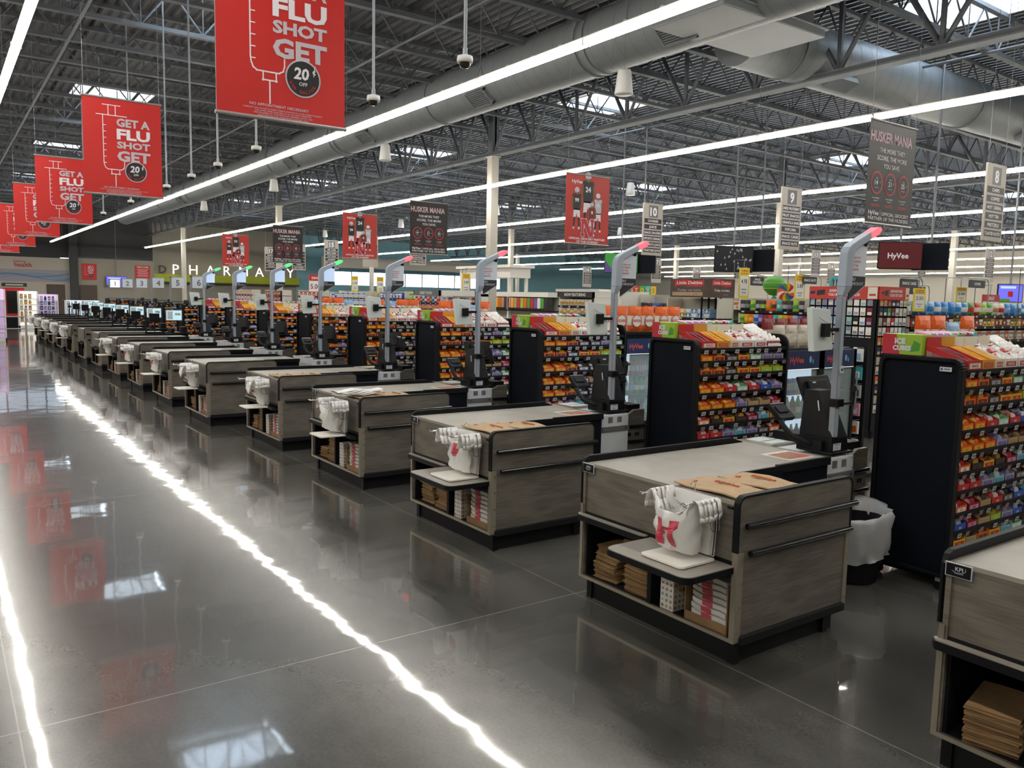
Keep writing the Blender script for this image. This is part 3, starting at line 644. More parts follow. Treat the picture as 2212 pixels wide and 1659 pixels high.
# open paper bags lying on the worktops
def flatbag(k, j, x0, y0, x1, y1, z, rz):
    b = MB(); n = 5; mt = 'kraftL'
    P = [[(x0+(x1-x0)*i/n, y0+(y1-y0)*q/n, z+.012+.006*math.sin(i*1.9+q*1.3+j)) for q in range(n+1)] for i in range(n+1)]
    vs = [p for r in P for p in r]; b.add(vs, [(i*(n+1)+q, (i+1)*(n+1)+q, (i+1)*(n+1)+q+1, i*(n+1)+q+1) for i in range(n) for q in range(n)], mt)
    f = Face(b, (x0, y1, z+.021), (0, -1, 0), (1, 0, 0)); f.text('HyVee', (y1-y0)*.5, (x1-x0)*.62, .03, 'kprint', w=.16, slant=.3); f.rect(.06, .08, .085, .1, 'kprint')
    o = b.build('paper_bag'); o.modifiers.new('s', 'SOLIDIFY').thickness = -.008
    o.location = (LX(k), LY(k), 0); o.rotation_euler = (0, 0, 0)
    tag(o, ('tan paper grocery bag lying flat, %s on the worktop, ' % ['left one', 'right one'][j])+LN(k), 'paper bag', 'paper bags lying on the worktops')
for k in (1, 2, 3, 4):
    for q in range(3): pass
    flatbag(k, 0, .04, .06, .33, .50, .886, 0)
    flatbag(k, 1, .34, .08, .62, .44, .889, 0)
# promotional leaflets near the scanners
for k in (1, 2, 3):
    b = MB(); b.box(1.24, 1.52, .60, .84, .8865, .8875, 'cream'); f = Face(b, (1.24, .6, .8876), (1, 0, 0), (0, 1, 0))
    f.rect(.02, .02, .26, .20, 'brownish'); f.rect(.15, .02, .26, .09, 'inkred', 2); rr = random.Random(k)
    for _ in range(40): x, y = rr.uniform(.02, .25), rr.uniform(.03, .19); f.rect(x, y, x+.01, y+.006, rr.choice(['dark', 'brown', 'greyish']), 3)
    tag(b.build('leaflet', loc=(LX(k), LY(k), 0)), 'printed photo leaflet on the worktop by the scanner, '+LN(k), 'leaflet', 'leaflets by the scanners')

# ---------------------------------------------------------------- white scanner cabinet
def cabinet():
    t = thing('scanner_cabinet', '', 'scanner cabinet', (0, 0, 0), 'white scanner cabinets')
    b = MB(); b.box(1.578, 1.915, .56, 1.33, .03, .868, 'whitecab'); b.build('body', t, bevel=.006)
    b = MB()
    for x in (1.66, 1.77):
        for i in range(9): b.box(x, x+.055, .556, .561, .795+.006*i, .798+.006*i, 'grey')
    for x, z in ((1.6, .85), (1.9, .85), (1.6, .78), (1.9, .78)): b.tube([(x, .557, z), (x, .561, z)], .004, 'grey', 8)
    b.build('vent', t)
    b = MB(); b.box(1.585, 1.915, .548, .561, .715, .76, 'taupeD'); b.tube([(1.62, .545, .738), (1.62, .55, .738)], .007, 'chrome', 8); b.tube([(1.87, .545, .738), (1.87, .55, .738)], .007, 'chrome', 8); b.build('bumper_rail', t)
    b = MB(); b.box(1.60, 1.90, 1.03, 1.33, .868, .885, 'steel'); b.box(1.66, 1.86, 1.06, 1.30, .885, .888, 'glassgreen'); b.box(1.66, 1.86, 1.16, 1.175, .888, .89, 'steel'); b.build('scanner', t, bevel=.002)
    b = MB(); b.box(1.575, 1.59, .56, 1.4, .85, .88, 'whitecab'); b.box(1.59, 1.6, .56, 1.4, .868, .884, 'steel'); b.build('rim', t)
    return t
def kiosk():
    t = thing('checkout_kiosk', '', 'checkout kiosk', (0, 0, 0), 'black self-checkout kiosks')
    b = MB(); b.box(1.66, 1.92, .57, .84, .885, .898, 'black'); b.build('base', t, bevel=.003)
    b = MB(); b.hexa([(1.705, .60, .898), (1.90, .60, .898), (1.90, .87, .898), (1.705, .87, .898)], [(1.71, .605, .99), (1.895, .605, .99), (1.895, .87, .99), (1.71, .87, .99)], 'black')
    b.hexa([(1.71, .605, .99), (1.895, .605, .99), (1.895, .87, .99), (1.71, .87, .99)], [(1.76, .765, 1.31), (1.90, .765, 1.31), (1.90, .88, 1.31), (1.76, .88, 1.31)], 'black'); b.build('housing', t, bevel=.004)
    b = MB(); b.box(1.67, 1.70, .66, .86, .885, .97, 'black'); b.build('cash_slot', t)
    # monitor: screen faces the customer (+y), its back to the camera
    R = Matrix.Rotation(math.radians(-24), 3, 'X'); c = V3(1.95, .90, 1.26)
    b = MB(); b.box(1.76, 2.13, .885, .91, 1.11, 1.40, 'black', R, c); b.box(1.83, 2.06, .86, .886, 1.15, 1.36, 'black', R, c); b.build('monitor', t, bevel=.008)
    b = MB(); b.box(1.78, 2.11, .9105, .9125, 1.13, 1.38, 'screen', R, c); b.build('screen', t)
    b = MB(); b.box(1.87, 1.91, .857, .859, 1.335, 1.345, 'signwhite', R, c); b.build('logo', t)
    R2 = Matrix.Rotation(math.radians(-50), 3, 'X'); c2 = V3(1.66, 1.02, 1.13)
    b = MB(); b.box(1.59, 1.76, .995, 1.03, 1.05, 1.19, 'black', R2, c2); b.box(1.6, 1.75, 1.03, 1.032, 1.1, 1.18, 'screendark', R2, c2); b.box(1.62, 1.73, .985, .997, 1.1, 1.16, 'rubber', R2, c2); b.box(1.6, 1.75, .99, 1.035, 1.186, 1.192, 'silver', R2, c2); b.build('card_reader', t, bevel=.006)
    b = MB(); b.tube([(1.715, .72, .945), (1.65, .77, .945), (1.60, .85, .98), (1.595, .93, 1.05), (1.63, .99, 1.11)], .021, 'black', 10); b.build('reader_arm', t)
    b = MB(); b.tube([(1.735, .735, 1.17), (1.742, .755, 1.24)], .005, 'signwhite', 6); b.tube([(1.90, .8, .9), (1.96, .75, .88), (1.98, .8, 1.0), (1.9, .9, 1.1)], .003, 'grey', 5); b.build('cable', t)
    b = MB(); b.box(1.72, 1.81, .5985, .600, .905, .955, 'signwhite'); f = Face(b, (1.72, .5985, .905), (1, 0, 0), (0, 0, 1)); f.text('Q', .04, .012, .014, 'ink'); f.rect(.01, .038, .08, .041, 'grey'); f.rect(.01, .044, .07, .047, 'grey'); b.build('notice', t)
    return t
def pole(tip, lit):
    t = thing('lane_light_pole', '', 'lane light', (0, 0, 0), 'lane light poles')
    y = .60; b = MB(); b.box(1.718, 1.768, y-.0, y+.045, 1.0, 1.98, 'polegrey'); b.box(1.727, 1.759, y-.002, y+.01, 1.0, 1.97, 'polelight')
    b.hexa([(1.718, y, 1.98), (1.768, y, 1.98), (1.768, y+.045, 1.98), (1.718, y+.045, 1.98)], [(1.715, y-.02, 2.04), (1.795, y-.02, 2.04), (1.795, y+.045, 2.04), (1.715, y+.045, 2.04)], 'polelight')
    b.build('pole', t, bevel=.004)
    P = [(1.715, 2.04), (1.795, 2.04), (1.795, 2.255), (1.815, 2.29), (2.0, 2.375), (1.985, 2.425), (1.78, 2.335), (1.745, 2.31), (1.72, 2.27)]
    b = MB(); b.prism(P, 'y', y-.02, y+.045, 'polelight'); b.build('arm', t, bevel=.006)
    b = MB(); b.prism([(2.0, 2.375), (2.085, 2.412), (2.12, 2.44), (2.11, 2.462), (2.07, 2.462), (1.985, 2.425)], 'y', y-.02, y+.045, tip); b.build('signal_lamp', t, bevel=.006)
    b = MB(); b.prism([(1.798, 2.116), (1.985, 2.116), (1.985, 2.366), (1.815, 2.288), (1.798, 2.26)], 'y', y+.004, y+.014, 'litpanel' if lit else 'signpale')
    b.prism([(1.798, 1.952), (1.985, 2.058), (1.985, 2.116), (1.798, 2.116)], 'y', y+.004, y+.014, 'ink'); b.prism([(1.798, 1.945), (1.985, 2.051), (1.985, 2.059), (1.798, 1.953)], 'y', y+.003, y+.015, 'polelight')
    f = Face(b, (1.80, y+.003, 1.95), (1, 0, 0), (0, 0, 1)); f.text('SELF', .008, .135, .02, 'signwhite', al='l'); f.text('CHECKOUT', .008, .105, .02, 'signwhite', al='l')
    if not lit:
        for i, s_ in enumerate(('CASH NOT', 'ACCEPTED', 'AT THIS', 'REGISTER')): f.text(s_, .008, .285-.027*i, .015, 'inkred', al='l')
    b.build('sign_panel', t)
    b = MB(); b.box(1.93, 1.98, y, y+.03, 2.33, 2.36, 'black'); b.lathe([(.001, 0), (.018, .004), (.022, .02)], (1.965, y+.015, 2.32), 'blackG', 12); b.build('camera', t)
    b = MB(); b.box(1.705, 1.782, y-.024, y+.05, 1.215, 1.27, 'black'); b.build('clamp', t, bevel=.006)
    return t
mat('signpale', '#d6dfeb', .45)
def panel():
    t = thing('clear_guard_panel', '', 'guard panel', (0, 0, 0), 'pale guard panels beside the light poles')
    y = .63; b = MB(); b.hexa([(1.475, y, 1.60), (1.69, y, 1.61), (1.69, y+.045, 1.61), (1.475, y+.045, 1.60)], [(1.43, y, 1.895), (1.64, y, 1.885), (1.64, y+.045, 1.885), (1.43, y+.045, 1.895)], 'glassgreen'); b.build('panel', t, bevel=.004)
    b = MB(); b.box(1.53, 1.60, y-.035, y-.005, 1.70, 1.79, 'black'); b.box(1.60, 1.72, y-.02, y, 1.735, 1.76, 'black'); b.tube([(1.50, y-.01, 1.83), (1.56, y-.02, 1.80), (1.62, y-.02, 1.79)], .003, 'silver', 6); b.build('bracket', t, bevel=.004)
    return t
def gun():
    t = thing('hand_scanner', '', 'hand scanner', (0, 0, 0), 'hand scanners on the light poles')
    b = MB(); b.tube([(1.78, .60, 1.235), (1.83, .58, 1.235), (1.87, .57, 1.25)], .009, 'black', 8); b.build('holder', t)
    b = MB(); b.tube([(1.86, .57, 1.22), (1.875, .57, 1.29), (1.88, .575, 1.33)], .014, 'black', 10); b.tube([(1.84, .55, 1.34), (1.93, .6, 1.33)], .024, 'blackG', 12, r1=.018); b.build('scanner_head', t); return t
def rearcab():
    t = thing('rear_cabinet', '', 'cabinet', (0, 0, 0), 'low wood-grain cabinets behind the scanners')
    b = MB(); b.prism([(1.92, .04), (2.155, .04), (2.155, .89), (2.03, .89), (1.97, .86), (1.92, .84)], 'y', .60, .63, 'wood'); b.box(1.925, 2.15, .63, 1.3, .04, .84, 'wood'); b.build('body', t)
    for z in (.735, .59):
        b = MB(); b.tube([(1.93, .585, z), (2.15, .585, z)], .016, 'blackG', 10); b.build('bumper_rail', t)
    b = MB(); b.box(1.93, 1.985, .595, .601, .64, .675, 'black'); b.box(2.04, 2.09, .595, .601, .645, .67, 'black'); b.tube([(2.055, .592, .658), (2.055, .596, .658)], .005, 'inkred', 8); b.build('outlet', t)
    b = MB(); b.box(1.92, 2.155, .63, 1.32, .84, .855, 'laminate'); b.box(2.0, 2.15, .66, 1.3, .855, .93, 'black'); b.build('belt_top', t)
    return t
cab0, kio0, gp0, gun0, rc0 = cabinet(), kiosk(), panel(), gun(), rearcab()
pl = {'r': pole('tipred', False), 'g': pole('tipgreen', True)}; pu = set()
for k in range(1, 9):
    loc = (X0-(.0 if k < 5 else .04), LY(k), 0)
    for nm, src in (('white steel scanner cabinet', cab0), ('black self-checkout kiosk with its monitor turned away', kio0), ('pale guard panel on a black bracket', gp0), ('low wood-grain cabinet with black rails', rc0)):
        o = src if k == 1 else copy_tree(src); o.location = loc; o['label'] = nm+', '+LN(k)
    if k < 5:
        o = gun0 if k == 1 else copy_tree(gun0); o.location = loc; o['label'] = 'black hand scanner clamped to the light pole, '+LN(k)
    c = 'r' if k < 5 else 'g'; o = pl[c] if c not in pu else copy_tree(pl[c]); pu.add(c); o.location = loc
    o['label'] = ('grey light pole with red tip and pale sign, ' if c == 'r' else 'grey light pole with green tip and glowing sign, ')+LN(k)
b = MB(); b.box(1.722, 1.764, .586, .5875, 1.45, 1.50, 'signpale'); f = Face(b, (1.722, .586, 1.45), (1, 0, 0), (0, 0, 1)); f.text('48', .02, .015, .02, 'ink')
o = b.build('number_sticker', pl['r'])

# ---------------------------------------------------------------- staffed lanes beyond: register, black post, number sign
def register():
    t = thing('cash_register', '', 'cash register', (0, 0, 0), 'cash registers of the numbered lanes')
    b = MB(); b.box(1.60, 2.0, .45, 1.15, .03, .84, 'rubber'); b.box(1.59, 2.02, .42, 1.2, .84, .875, 'black'); b.build('stand', t, bevel=.01)
    b = MB(); b.box(1.60, 1.68, .5, .85, .875, .98, 'black'); b.box(1.86, 2.0, .55, .85, .875, 1.02, 'black'); b.build('printer', t, bevel=.01)
    b = MB(); b.tube([(1.72, .75, .95), (1.72, .75, 1.2)], .025, 'grey', 10); b.build('stem', t)
    b = MB(); b.box(1.52, 1.92, .70, .73, 1.16, 1.44, 'grey'); b.build('monitor', t, bevel=.006)
    b = MB(); b.box(1.54, 1.90, .694, .70, 1.18, 1.42, 'screen'); f = Face(b, (1.54, .694, 1.18), (1, 0, 0), (0, 0, 1)); f.rect(.2, .12, .33, .18, 'glassgreen'); f.rect(.28, .13, .33, .15, 'green', 2); f.rect(.02, .02, .15, .22, 'glassgreen'); b.build('screen', t)
    b = MB(); b.box(1.18, 1.42, .9, .93, 1.12, 1.34, 'black'); b.tube([(1.3, .9, .89), (1.3, .9, 1.14)], .02, 'black', 8); b.build('customer_display', t, bevel=.006)
    b = MB(); b.tube([(1.02, .5, .88), (1.02, .5, 1.38)], .02, 'black', 8); b.box(.97, 1.07, .48, .52, 1.2, 1.26, 'black'); b.build('post', t)
    return t
rg = register()
for i, k in enumerate(range(9, 16)):
    o = rg if i == 0 else copy_tree(rg); o.location = (LX(k)+.1, LY(k), 0); o['label'] = 'black cash register with lit screen, '+LN(k)
for i in range(6):
    k = 9+i; n = 6-i; t = thing('lane_number_sign', 'lit white lane sign with a grey number %d on a grey pole' % n, 'lane sign', (0, 0, 0), 'numbered lane signs')
    x, y = 6.02, (23.6, 26.0, 28.6, 31.2, 33.8, 36.4)[i]
    b = MB(); b.box(x-.21, x-.165, y, y+.045, .0, 2.33, 'polegrey'); b.box(x-.21, x+.2, y, y+.04, 2.3, 2.33, 'polelight'); b.build('pole', t)
    b = MB(); b.box(x-.16, x+.19, y-.01, y+.03, 2.0, 2.3, 'litwhite' if n == 1 else 'signpale'); f = Face(b, (x-.16, y-.012, 2.0), (1, 0, 0), (0, 0, 1)); f.text(str(n), .175, .07, .17, 'grey', bold=2); b.build('panel', t)
# ================================================================ candy racks between the lanes
ZS = [1.50, 1.385, 1.263, 1.095, .945, .81, .68, .53, .405, .295]
def candy_rack():
    t = thing('candy_rack', '', 'candy rack', (0, 0, 0), 'candy racks between the lanes')
    P = [(y, z) for y, z in rrect(-.03, .555, .09, 1.58, .07)]
    b = MB(); b.prism([(y, z) for y, z in rrect(-.015, .54, .10, 1.565, .06)], 'x', 2.165, 2.19, 'panelblack'); b.build('end_panel', t)
    b = MB(); Q = rrect(.0, .525, .115, 1.55, .045)
    for i in range(len(P)):
        a, c, d, e = P[i], P[(i+1) % len(P)], Q[i], Q[(i+1) % len(Q)]
        b.hexa([(2.14, *a), (2.14, *c), (2.14, *e), (2.14, *d)], [(2.2, *a), (2.2, *c), (2.2, *e), (2.2, *d)], 'black')
    b.build('frame', t, bevel=.006)
    for y in (.03, .47):
        b = MB(); b.tube([(2.155, y, .035), (2.185, y, .035)], .034, 'blackG', 14); b.box(2.15, 2.19, y-.02, y+.02, .06, .1, 'grey'); b.build('caster', t)
    b = MB(); b.box(2.139, 2.1395, .04, .12, 1.49, 1.52, 'signwhite'); f = Face(b, (2.139, .12, 1.49), (0, -1, 0), (0, 0, 1)); f.rect(.03, .012, .07, .02, 'grey'); f.disc(.014, .015, .007, 'navy'); b.build('sticker', t)
    b = MB(); b.box(2.2, 3.42, .24, .27, .10, 1.5, 'rackback'); b.box(2.2, 3.42, .0, .5, .05, .12, 'black'); b.build('back_panel', t)
    b = MB(); b.prism([(y, z) for y, z in rrect(-.04, .55, .05, 1.62, .1)], 'x', 3.42, 3.45, 'black'); b.build('side_panel', t, bevel=.004)
    rr = random.Random(1)
    for i, z in enumerate(ZS):
        b = MB(); b.box(2.2, 3.42, -.02, .24 if i else .54, z-.018, z-.008, 'black'); b.box(2.2, 3.42, -.03, -.02, z-.028, z+.006, 'black')
        b.box(2.2, 3.42, -.034, -.03, z-.006, z+.002, 'rubber')
        x = 2.24
        while x < 3.38:
            c = rr.choice(['tagw', 'tagw', 'tagp', 'tagw'])
            b.quad((x, -.0315, z-.046), (x+.055, -.0315, z-.046), (x+.055, -.038, z-.012), (x, -.038, z-.012), c)
            if c == 'tagw': b.quad((x+.012, -.034, z-.036), (x+.044, -.034, z-.036), (x+.044, -.0375, z-.022), (x+.012, -.0375, z-.022), 'grey')
            x += rr.choice([.11, .14, .17, .2])
        b.build('shelf', t)
    return t
mat('rackback', '#2b2a2c', .6); mat('tagw', '#c9c9cb', .5); mat('tagp', '#8a6f72', .5)
cr0 = candy_rack(); racks = {}
for k in range(1, 16):
    o = cr0 if k == 1 else copy_tree(cr0); o.location = (X0, LY(k), 0); racks[k] = o
    o['label'] = 'black candy rack with rounded end panel, '+LN(k)
# cartons: open-front display trays of bars
CAND = [('orange', 'orange', 'yellow', 'orange'), ('orange', 'yellow', 'brown', 'yellow and orange'), ('brown', 'dark', 'silver', 'dark brown'), ('yellow', 'brown', 'red', 'yellow and brown'), ('red', 'white', 'red', 'red and white'), ('blue', 'white', 'blue', 'blue'),
        ('kraftL', 'brown', 'tan', 'plain cardboard'), ('lime', 'yellow', 'lime', 'yellow green'), ('silver', 'lavender', 'purple', 'silver and purple'), ('mint', 'green', 'white', 'green and white'), ('dark', 'gold', 'brown', 'black and gold'), ('maroon', 'red', 'pink', 'maroon'), ('sky', 'white', 'teal', 'light blue'), ('orange', 'red', 'white', 'orange and red')]
def tray(i, w=.158):
    c, bar, pr, _ = CAND[i]; rr = random.Random(i*3+1); d = .17
    o = MB(); t = .004
    o.box(0, w, 0, d, 0, t, c)
    for x in (0, w-t): o.hexa([(x, 0, 0), (x+t, 0, 0), (x+t, d, 0), (x, d, 0)], [(x, 0, .048), (x+t, 0, .048), (x+t, d, .1), (x, d, .1)], c)
    o.box(0, w, 0, t, 0, .044, c); o.box(0, w, d-t, d, 0, .09, 'kraftL' if i % 3 == 0 else c)
    f = Face(o, (0, 0, 0), (1, 0, 0), (0, 0, 1)); f.rect(.02, .01, w-.02, .034, pr)
    f.text(('REESE', 'PEANUT', 'COCOA', 'NUTTY', 'KIT', 'ALMOND', 'BAR', 'SOUR', 'MILK', 'MINT', 'GOLD', 'CHEW', 'RICE', 'CRISP')[i][:5] if 0 else 'BAR', w/2, .014, .015, c if c != pr else 'white', 2)
    ob = o.build('candy_carton')
    q = MB(); n = 4
    for j in range(n):
        y = .02+j*.036; h = .052+.013*j
        for s_ in range(2):
            x0 = .01+s_*(w-.02)/2; x1 = x0+(w-.028)/2; tz = rr.uniform(-.006, .006)
            col = bar if (j+s_) % 3 else pr
            vs = [(x0, y, .006), (x1, y, .006), (x1, y+.028, .012), (x0, y+.028, .012), (x0-.002, y+.012, h+tz), (x1+.002, y+.012, h-tz), (x1+.004, y+.03, h+.012-tz), (x0, y+.03, h+.012+tz), ((x0+x1)/2, y+.006, h*.6), ((x0+x1)/2, y+.02, h+.014)]
            q.add(vs, [(0, 1, 8), (1, 5, 8), (5, 4, 8), (4, 0, 8), (1, 2, 6, 5), (3, 0, 4, 7), (2, 3, 7, 6), (4, 5, 9), (5, 6, 9), (6, 7, 9), (7, 4, 9)], col)
    for j in range(3):
        x = rr.uniform(.015, w-.055); y = rr.uniform(.04, .12); z = .075+rr.uniform(0, .012)+y*.1
        q.add([(x, y, z), (x+.045, y+.01, z+rr.uniform(-.01, .01)), (x+.04, y+.035, z+.006), (x, y+.03, z+.012)], [(0, 1, 2, 3)], rr.choice([bar, pr, 'silver']))
    q.build('candy_bars', ob)
    return ob
TR = [tray(i) for i in range(len(CAND))]; tu = set()
for o in TR: tag(o, '', 'candy carton', 'candy cartons on the racks')
ROWS = [[0, 1, 2, 3, 9, 8, 8], [1, 1, 2, 3, 3, 7, 7], [0, 0, 4, 9, 4, 5, 8], [0, 0, 0, 8, 6, 6, 11], [13, 10, 3, 10, 11, 12, 3], [4, 4, 8, 12, 8, 2, 13], [13, 11, 6, 4, 2, 5, 12], [5, 11, 6, 7, 8, 5, 2], [3, 6, 1, 3, 12, 9, 10]]
stuff = MB()
def ord_(n): return ORD[n]
cnt = 0
for k in range(1, 16):
    for si, z in enumerate(ZS[1:]):
        if k in (2, 3) and si > 6: continue
        if k > 3 and si > 6: continue
        for j in range(7):
            i = ROWS[si][(j if k != 1 else j)]
            if k in (3, 4, 5): i = ROWS[si][j] if si % 2 else [0, 0, 1, 2, 2, 8, 9][j]
            if k > 5: i = [0, 1, 13, 0, 3, 8, 10][(j+si+k) % 7]
            x = X0+2.215+j*.17; y = LY(k)-.022; rr_ = ((j*7+si*3+k) % 5-2)*.012
            if k <= 6:
                src = TR[i]; o = copy_tree(src) if i in tu else src; tu.add(i)
                o.location = (x, y, z-.004); o.rotation_euler = (0, 0, rr_); o.scale = (1, 1, 1.16); cnt += 1
                o['label'] = '%s candy carton, %s from the left, %s shelf down, %s' % (CAND[i][3], ord_(j), ord_(si), LN(k))
            else:
                c, bar, pr, _ = CAND[i]
                stuff.box(x, x+.16, y, y+.17, z-.006, z+.035, c); stuff.hexa([(x+.01, y+.02, z+.03), (x+.15, y+.02, z+.03), (x+.15, y+.16, z+.03), (x+.01, y+.16, z+.03)], [(x+.02, y+.04, z+.06), (x+.14, y+.03, z+.055), (x+.14, y+.15, z+.09), (x+.02, y+.15, z+.085)], bar)
                stuff.box(x+.03, x+.13, y-.002, y, z, z+.02, pr)
o = stuff.build('candy_cartons'); tag(o, 'mixed bright candy cartons filling the farther racks behind the numbered lanes', 'candy', kind='stuff')
for i in range(len(TR)):
    if i not in tu:
        for ch in KIDS.get(TR[i].name, []): bpy.data.objects.remove(ch)
        bpy.data.objects.remove(TR[i])
# tall slanted cartons, egg tray, gum and bags on the rack tops
def slant(c, content, w):
    b = MB(); d = .28; t = .004
    def S(y, h): return .03+y*.34+h
    b.hexa([(0, 0, 0), (w, 0, 0), (w, d, 0), (0, d, 0)], [(0, 0, .035), (w, 0, .035), (w, d, S(d, 0)), (0, d, S(d, 0))], 'white')
    for x in (0, w-t): b.prism([(0, 0), (d, 0), (d, S(d, .03)), (.22, S(.22, .045)), (.0, .07)], 'x', x, x+t, c)
    b.box(0, w, -t, 0, 0, .075, c); b.box(0, w, d, d+t, 0, S(d, .09), c if c != 'white' else 'cream')
    f = Face(b, (0, -t, 0), (1, 0, 0), (0, 0, 1)); f.rect(.02, .02, w-.02, .055, 'cream' if c == 'red' else 'inkred'); f.text('SNACK', w/2, .028, .02, c if c != 'white' else 'white', 2)
    o = b.build('slanted_display_carton'); q = MB(); rr = random.Random(len(c)+7)
    if content == 'stick':
        for i in range(9):
            x = .015+(w-.03)*i/8; q.tube([(x, .02, .05), (x+.004, .12+.02*(i % 3), S(.12, .03)), (x, .24, S(.24, .03))], .010, 'maroon' if c == 'red' else 'gold', 6)
    elif content == 'wrap':
        for i in range(34):
            x, y = rr.uniform(.012, w-.05), rr.uniform(.02, .24); z = S(y, .01+rr.uniform(0, .03)); a = rr.uniform(-.02, .02)
            q.add([(x, y, z), (x+.04, y+a, z+.004), (x+.042, y+.03, z+.02), (x, y+.028, z+.016), (x+.02, y+.012, z+.026)], [(0, 1, 4), (1, 2, 4), (2, 3, 4), (3, 0, 4)], rr.choice(['white', 'printred', 'white', 'maroon', 'cream']))
    q.build('candy_sticks' if content == 'stick' else 'candy_wrappers', o); return o
def eggs():
    b = MB(); w, d = .2, .34
    b.hexa([(0, 0, 0), (w, 0, 0), (w, d, 0), (0, d, 0)], [(0, 0, .03), (w, 0, .03), (w, d, .22), (0, d, .21)], 'white'); b.hexa([(-.003, 0, .02), (.0, 0, .02), (.0, d, .14), (-.003, d, .14)], [(-.003, 0, .05), (0, 0, .05), (0, d, .19), (-.003, d, .19)], 'inkred')
    o = b.build('egg_display_tray')
    for i in range(4):
        for j in range(7):
            y = .025+j*.05; z = .03+y*.38
            q = MB(); q.lathe([(.001, 0), (.018, .006), (.024, .022), (.019, .042), (.008, .055), (.001, .057)], (.025+i*.05, y, z), 'white', 10); q.lathe([(.0185, .006), (.0245, .018), (.0248, .024)], (.025+i*.05, y, z), 'inkred', 10)
            q.build('toy_egg', o)
    return o
def gumbox(c, w=.09):
    b = MB()
    if c == 'lime':
        b.box(0, .145, 0, .285, 0, .14, 'lime'); f = Face(b, (0, .285, 0), (0, -1, 0), (0, 0, 1)); f.poly([(0, 0), (.13, 0), (.1, .14), (0, .14)], 'printred'); f.text('ICE', .13, .075, .038, 'sky', 2, bold=5); f.text('ICE', .13, .075, .038, 'white', 3, bold=3); f.text('CUBES', .145, .03, .032, 'sky', 2, bold=5); f.text('CUBES', .145, .03, .032, 'white', 3, bold=3)
        f.poly([(.2, .02), (.27, .03), (.275, .08), (.23, .1)], 'green', 1)
    else:
        b.box(0, w, 0, .12, 0, .135, c); f = Face(b, (0, 0, 0), (1, 0, 0), (0, 0, 1)); f.rect(.015, .04, w-.015, .12, 'cream'); f.rect(.02, .06, w-.03, .1, c, 2); f.rect(.0, .0, w*.5, .03, 'dark', 1)
        for q in range(3): b.tube([(.015+w*.3*q, .02, .137), (.02+w*.3*q, .11, .15)], .012, ['pink', 'white', c][q], 6)
    return b.build('gum_box')
def puffbag(c, acc, w=.2, h=.28, d=.07, txt=None, name='snack_bag'):
    b = MB(); n, m_ = 6, 8; rr = random.Random(len(c)*3+len(acc)); vs = []
    for s_ in (-1, 1):
        for j in range(m_+1):
            for i in range(n+1):
                u, v = i/n, j/m_; e = (math.sin(math.pi*u)*math.sin(math.pi*v))**.55 if 0 < u < 1 and 0 < v < 1 else 0
                vs.append((w*u-w/2+rr.uniform(-.003, .003), s_*d/2*e+rr.uniform(-.003, .003), h*v))
    N = (n+1)*(m_+1); fs = []; 
    for s_ in (0, 1):
        for j in range(m_):
            for i in range(n):
                q = (s_*N+j*(n+1)+i, s_*N+j*(n+1)+i+1, s_*N+(j+1)*(n+1)+i+1, s_*N+(j+1)*(n+1)+i); fs.append((q if s_ == 0 else q[::-1], j, s_))
    for q, j, s_ in fs: b.add([vs[i] for i in q], [(0, 1, 2, 3)], acc if (2 <= j <= 4 and s_ == 0) else c, True)
    f = Face(b, (-w/2, -d/2-.004, 0), (1, 0, 0), (0, 0, 1))
    if txt: f.disc(w/2, h*.42, w*.33, 'red', 1); f.disc(w/2, h*.42, w*.29, 'cream', 2); f.text(txt, w/2, h*.38, w*.13, 'red', 3, bold=3)
    return b.build(name)
def copies(src, label, cat, group, locs, rz=0):
    tag(src, label if not callable(label) else label(0), cat, group)
    for i, l in enumerate(locs):
        o = src if i == 0 else copy_tree(src); o.location = l; o.rotation_euler = (0, 0, rz if not callable(rz) else rz(i))
        if callable(label): o['label'] = label(i)
    return src
SL = {'red': slant('red', 'stick', .19), 'gold': slant('gold', 'stick', .17), 'cream': slant('cream', 'stick', .13), 'white': slant('white', 'wrap', .19), 'white2': slant('white', 'wrap', .17), 'egg': eggs()}
tops = [('red', 2.22, 'red slanted carton of red candy sticks'), ('gold', 2.42, 'golden slanted carton of long snack sticks'), ('cream', 2.60, 'narrow cream slanted carton of snack sticks'), ('white', 2.74, 'white slanted carton of wrapped candies'), ('white2', 2.95, 'second white slanted carton of wrapped candies'), ('egg', 3.15, 'white tray of round toy eggs')]
su = set(); GB = {c: gumbox(c, .09 if c == 'lavender' else .105) for c in ('lime', 'lavender', 'mint', 'green', 'maroon', 'teal')}
for k in range(1, 10):
    for nm, x, lb in tops:
        o = copy_tree(SL[nm]) if nm in su else SL[nm]; su.add(nm); o.location = (X0+x, LY(k)-.02, 1.493)
        tag(o, lb+' on the rack top, '+LN(k), 'display carton', 'slanted cartons on the rack tops')
    x = X0+2.33
    for j, c in enumerate(('lime', 'lavender', 'lavender', 'lavender', 'mint', 'green', 'maroon', 'teal')):
        key = 'g'+c; o = copy_tree(GB[c]) if key in su else GB[c]; su.add(key); o.location = (X0+2.175, LY(k)+.27, 1.582) if c == 'lime' else (x, LY(k)+.30, 1.582)
        if c != 'lime': x += .094 if c == 'lavender' else .11
        tag(o, '%s gum box, %s from the left behind the rack top, %s' % (c if c != 'lavender' else 'pale pink', ORD[j], LN(k)), 'gum box', 'gum boxes on the rack tops')
b = MB(); b.box(2.165, 3.42, .27, .56, 1.568, 1.581, 'black'); b.box(2.2, 2.21, .3, .5, 1.49, 1.57, 'black'); b.box(3.41, 3.42, .3, .5, 1.49, 1.57, 'black'); riser = b.build('gum_shelf', cr0)
